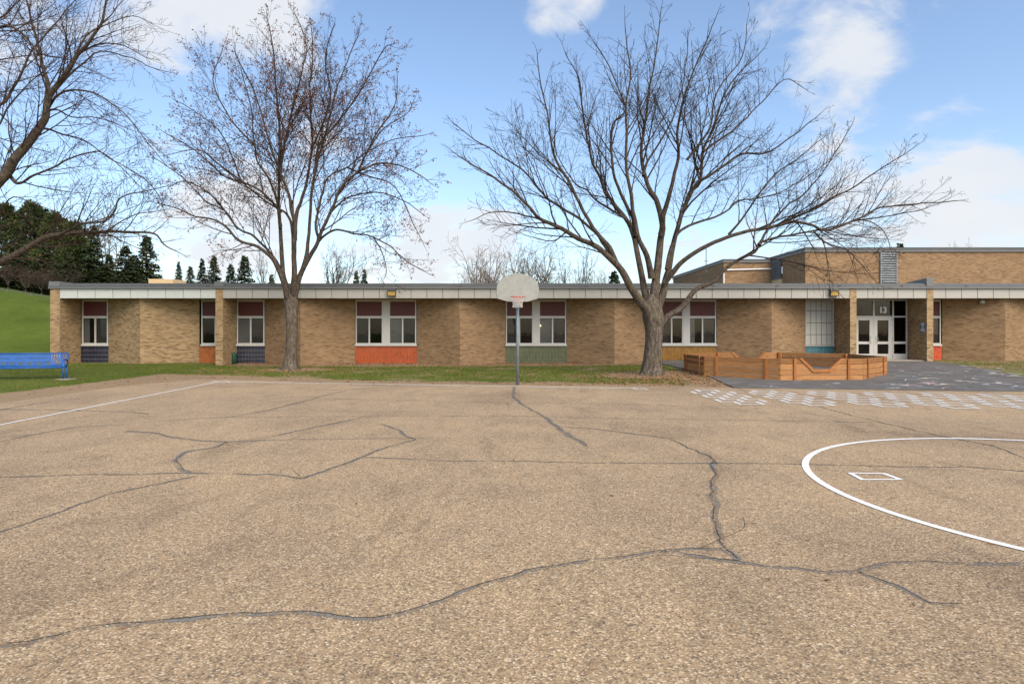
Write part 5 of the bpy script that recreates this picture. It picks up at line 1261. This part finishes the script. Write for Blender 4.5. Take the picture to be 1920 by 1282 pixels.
# ------------------------------------------------------------------ grass blades, fallen leaves
rg = random.Random(99); V = []; Q = []
def inside_path(X, Y):
    c = False; P = pp; j = len(P) - 1
    for i in range(len(P)):
        if (P[i].y > Y) != (P[j].y > Y) and X < (P[j].x - P[i].x) * (Y - P[i].y) / (P[j].y - P[i].y) + P[i].x: c = not c
        j = i
    return c
cnt = 0
while cnt < 90000:
    u = rg.random()
    if u < .74: X, Y = rg.uniform(-15, 7), rg.uniform(20.5, 31.6)
    elif u < .95: X, Y = rg.uniform(-25, -12.6), rg.uniform(14, 32)
    else: X, Y = rg.uniform(20, 28), rg.uniform(24, 32)
    cnt += 1
    if X > -12.6 and Y < yedge(X) + .1: continue
    s = soil_amount(X, Y) + .5 * mnoise.noise(Vector((X * 1.5, Y * 1.5, 8)))
    if rg.random() < s * 1.5 - .15: continue
    if X > 4 and inside_path(X, Y): continue
    z = ground_z(X, Y) - .005; h = rg.uniform(.025, .065); a = rg.uniform(0, 6.28); w = rg.uniform(.006, .013); ln = rg.uniform(0, .03); b = rg.uniform(0, 6.28)
    k = len(V); V += [(X - w * math.cos(a), Y - w * math.sin(a), z), (X + w * math.cos(a), Y + w * math.sin(a), z), (X + ln * math.cos(b), Y + ln * math.sin(b), z + h)]; Q.append((k, k + 1, k + 2))
tag(link('grass', np_mesh('grass', V, Q), M['grass']), 'short green grass between the pavement and the school wall', 'grass', kind='stuff')
V = []; Q = []; cnt = 0
while cnt < 15000:
    u = rg.random(); cnt += 1
    if u < .20: X, Y = rg.uniform(-14, 8), rg.uniform(21, 31.5)
    elif u < .44: X, Y = rg.uniform(-14, 8), 32.4 - abs(rg.gauss(0, .7))
    elif u < .74: X, Y = T3.x + rg.gauss(1.2, 2.4), T3.y + rg.gauss(-1.6, 1.9)
    elif u < .80: X, Y = T2.x + rg.gauss(0, 2.2), T2.y + rg.gauss(-1, 1.2)
    elif u < .90: X, Y = rg.uniform(20.5, 28), rg.uniform(24, 31.3)
    elif u < .95: X, Y = rg.uniform(-24, -12.6), rg.uniform(14, 31)
    else: X, Y = rg.uniform(-11, 10), yedge(0) + rg.gauss(.2, .35)
    if X > -12.4 and Y < yedge(X) + .02 and rg.random() < .97: continue
    if Y > 32.45 or (X > 4 and inside_path(X, Y) and rg.random() < .96): continue
    z = ground_z(X, Y) + rg.uniform(.012, .045); s = rg.uniform(.022, .05); a = Vector((rg.gauss(0, 1), rg.gauss(0, 1), rg.gauss(0, .35))).normalized(); b = rnd_perp(a, rg); b.z *= .4
    c0 = Vector((X, Y, z)); k = len(V); V += [tuple(c0 - a * s), tuple(c0 + b * s * .7), tuple(c0 + a * s), tuple(c0 - b * s * .7)]; Q.append((k, k + 1, k + 2, k + 3))
tag(link('fallen_leaves', np_mesh('fallen_leaves', V, Q), M['leaf_litter']), 'dry brown leaves scattered over the grass and soil', 'leaves', kind='stuff')
# a few twigs and bits of litter lying on the pavement
V = []; Q = []
for (px, py) in ((1145, 930), (1147, 931), (668, 945), (890, 968), (1857, 1021), (1110, 1258), (230, 1180), (480, 972), (1550, 1090), (880, 945), (1715, 1135)):
    X, Y = gp(px, py); a = rg.uniform(0, 6.28); s = rg.uniform(.02, .04); k = len(V)
    V += [(X - s * math.cos(a), Y - s * math.sin(a), .008), (X + s * .25 * math.sin(a), Y - s * .25 * math.cos(a), .02), (X + s * math.cos(a), Y + s * math.sin(a), .012), (X - s * .25 * math.sin(a), Y + s * .25 * math.cos(a), .015)]; Q.append((k, k + 1, k + 2, k + 3))
tag(link('leaf_scraps', np_mesh('leaf_scraps', V, Q), M['leaf_litter']), 'dark leaf scraps lying on the open pavement', 'leaves', kind='stuff')

# put each large thing's root at its base without moving its parts
for root, L in ((school, (0, YF, 0.1)), (gym, (xl2, Y2, 0)), (fen, (fp[4].x, fp[4].y, fp[4].z - 1.2)), (r1, (wx(-236, Y1t), Y1t, ground_z(wx(-236, Y1t), Y1t))), (r2, tuple(T2)), (r3, tuple(T3))):
    root.location = L
    for c in root.children: c.matrix_parent_inverse = Matrix.Translation(-Vector(L))
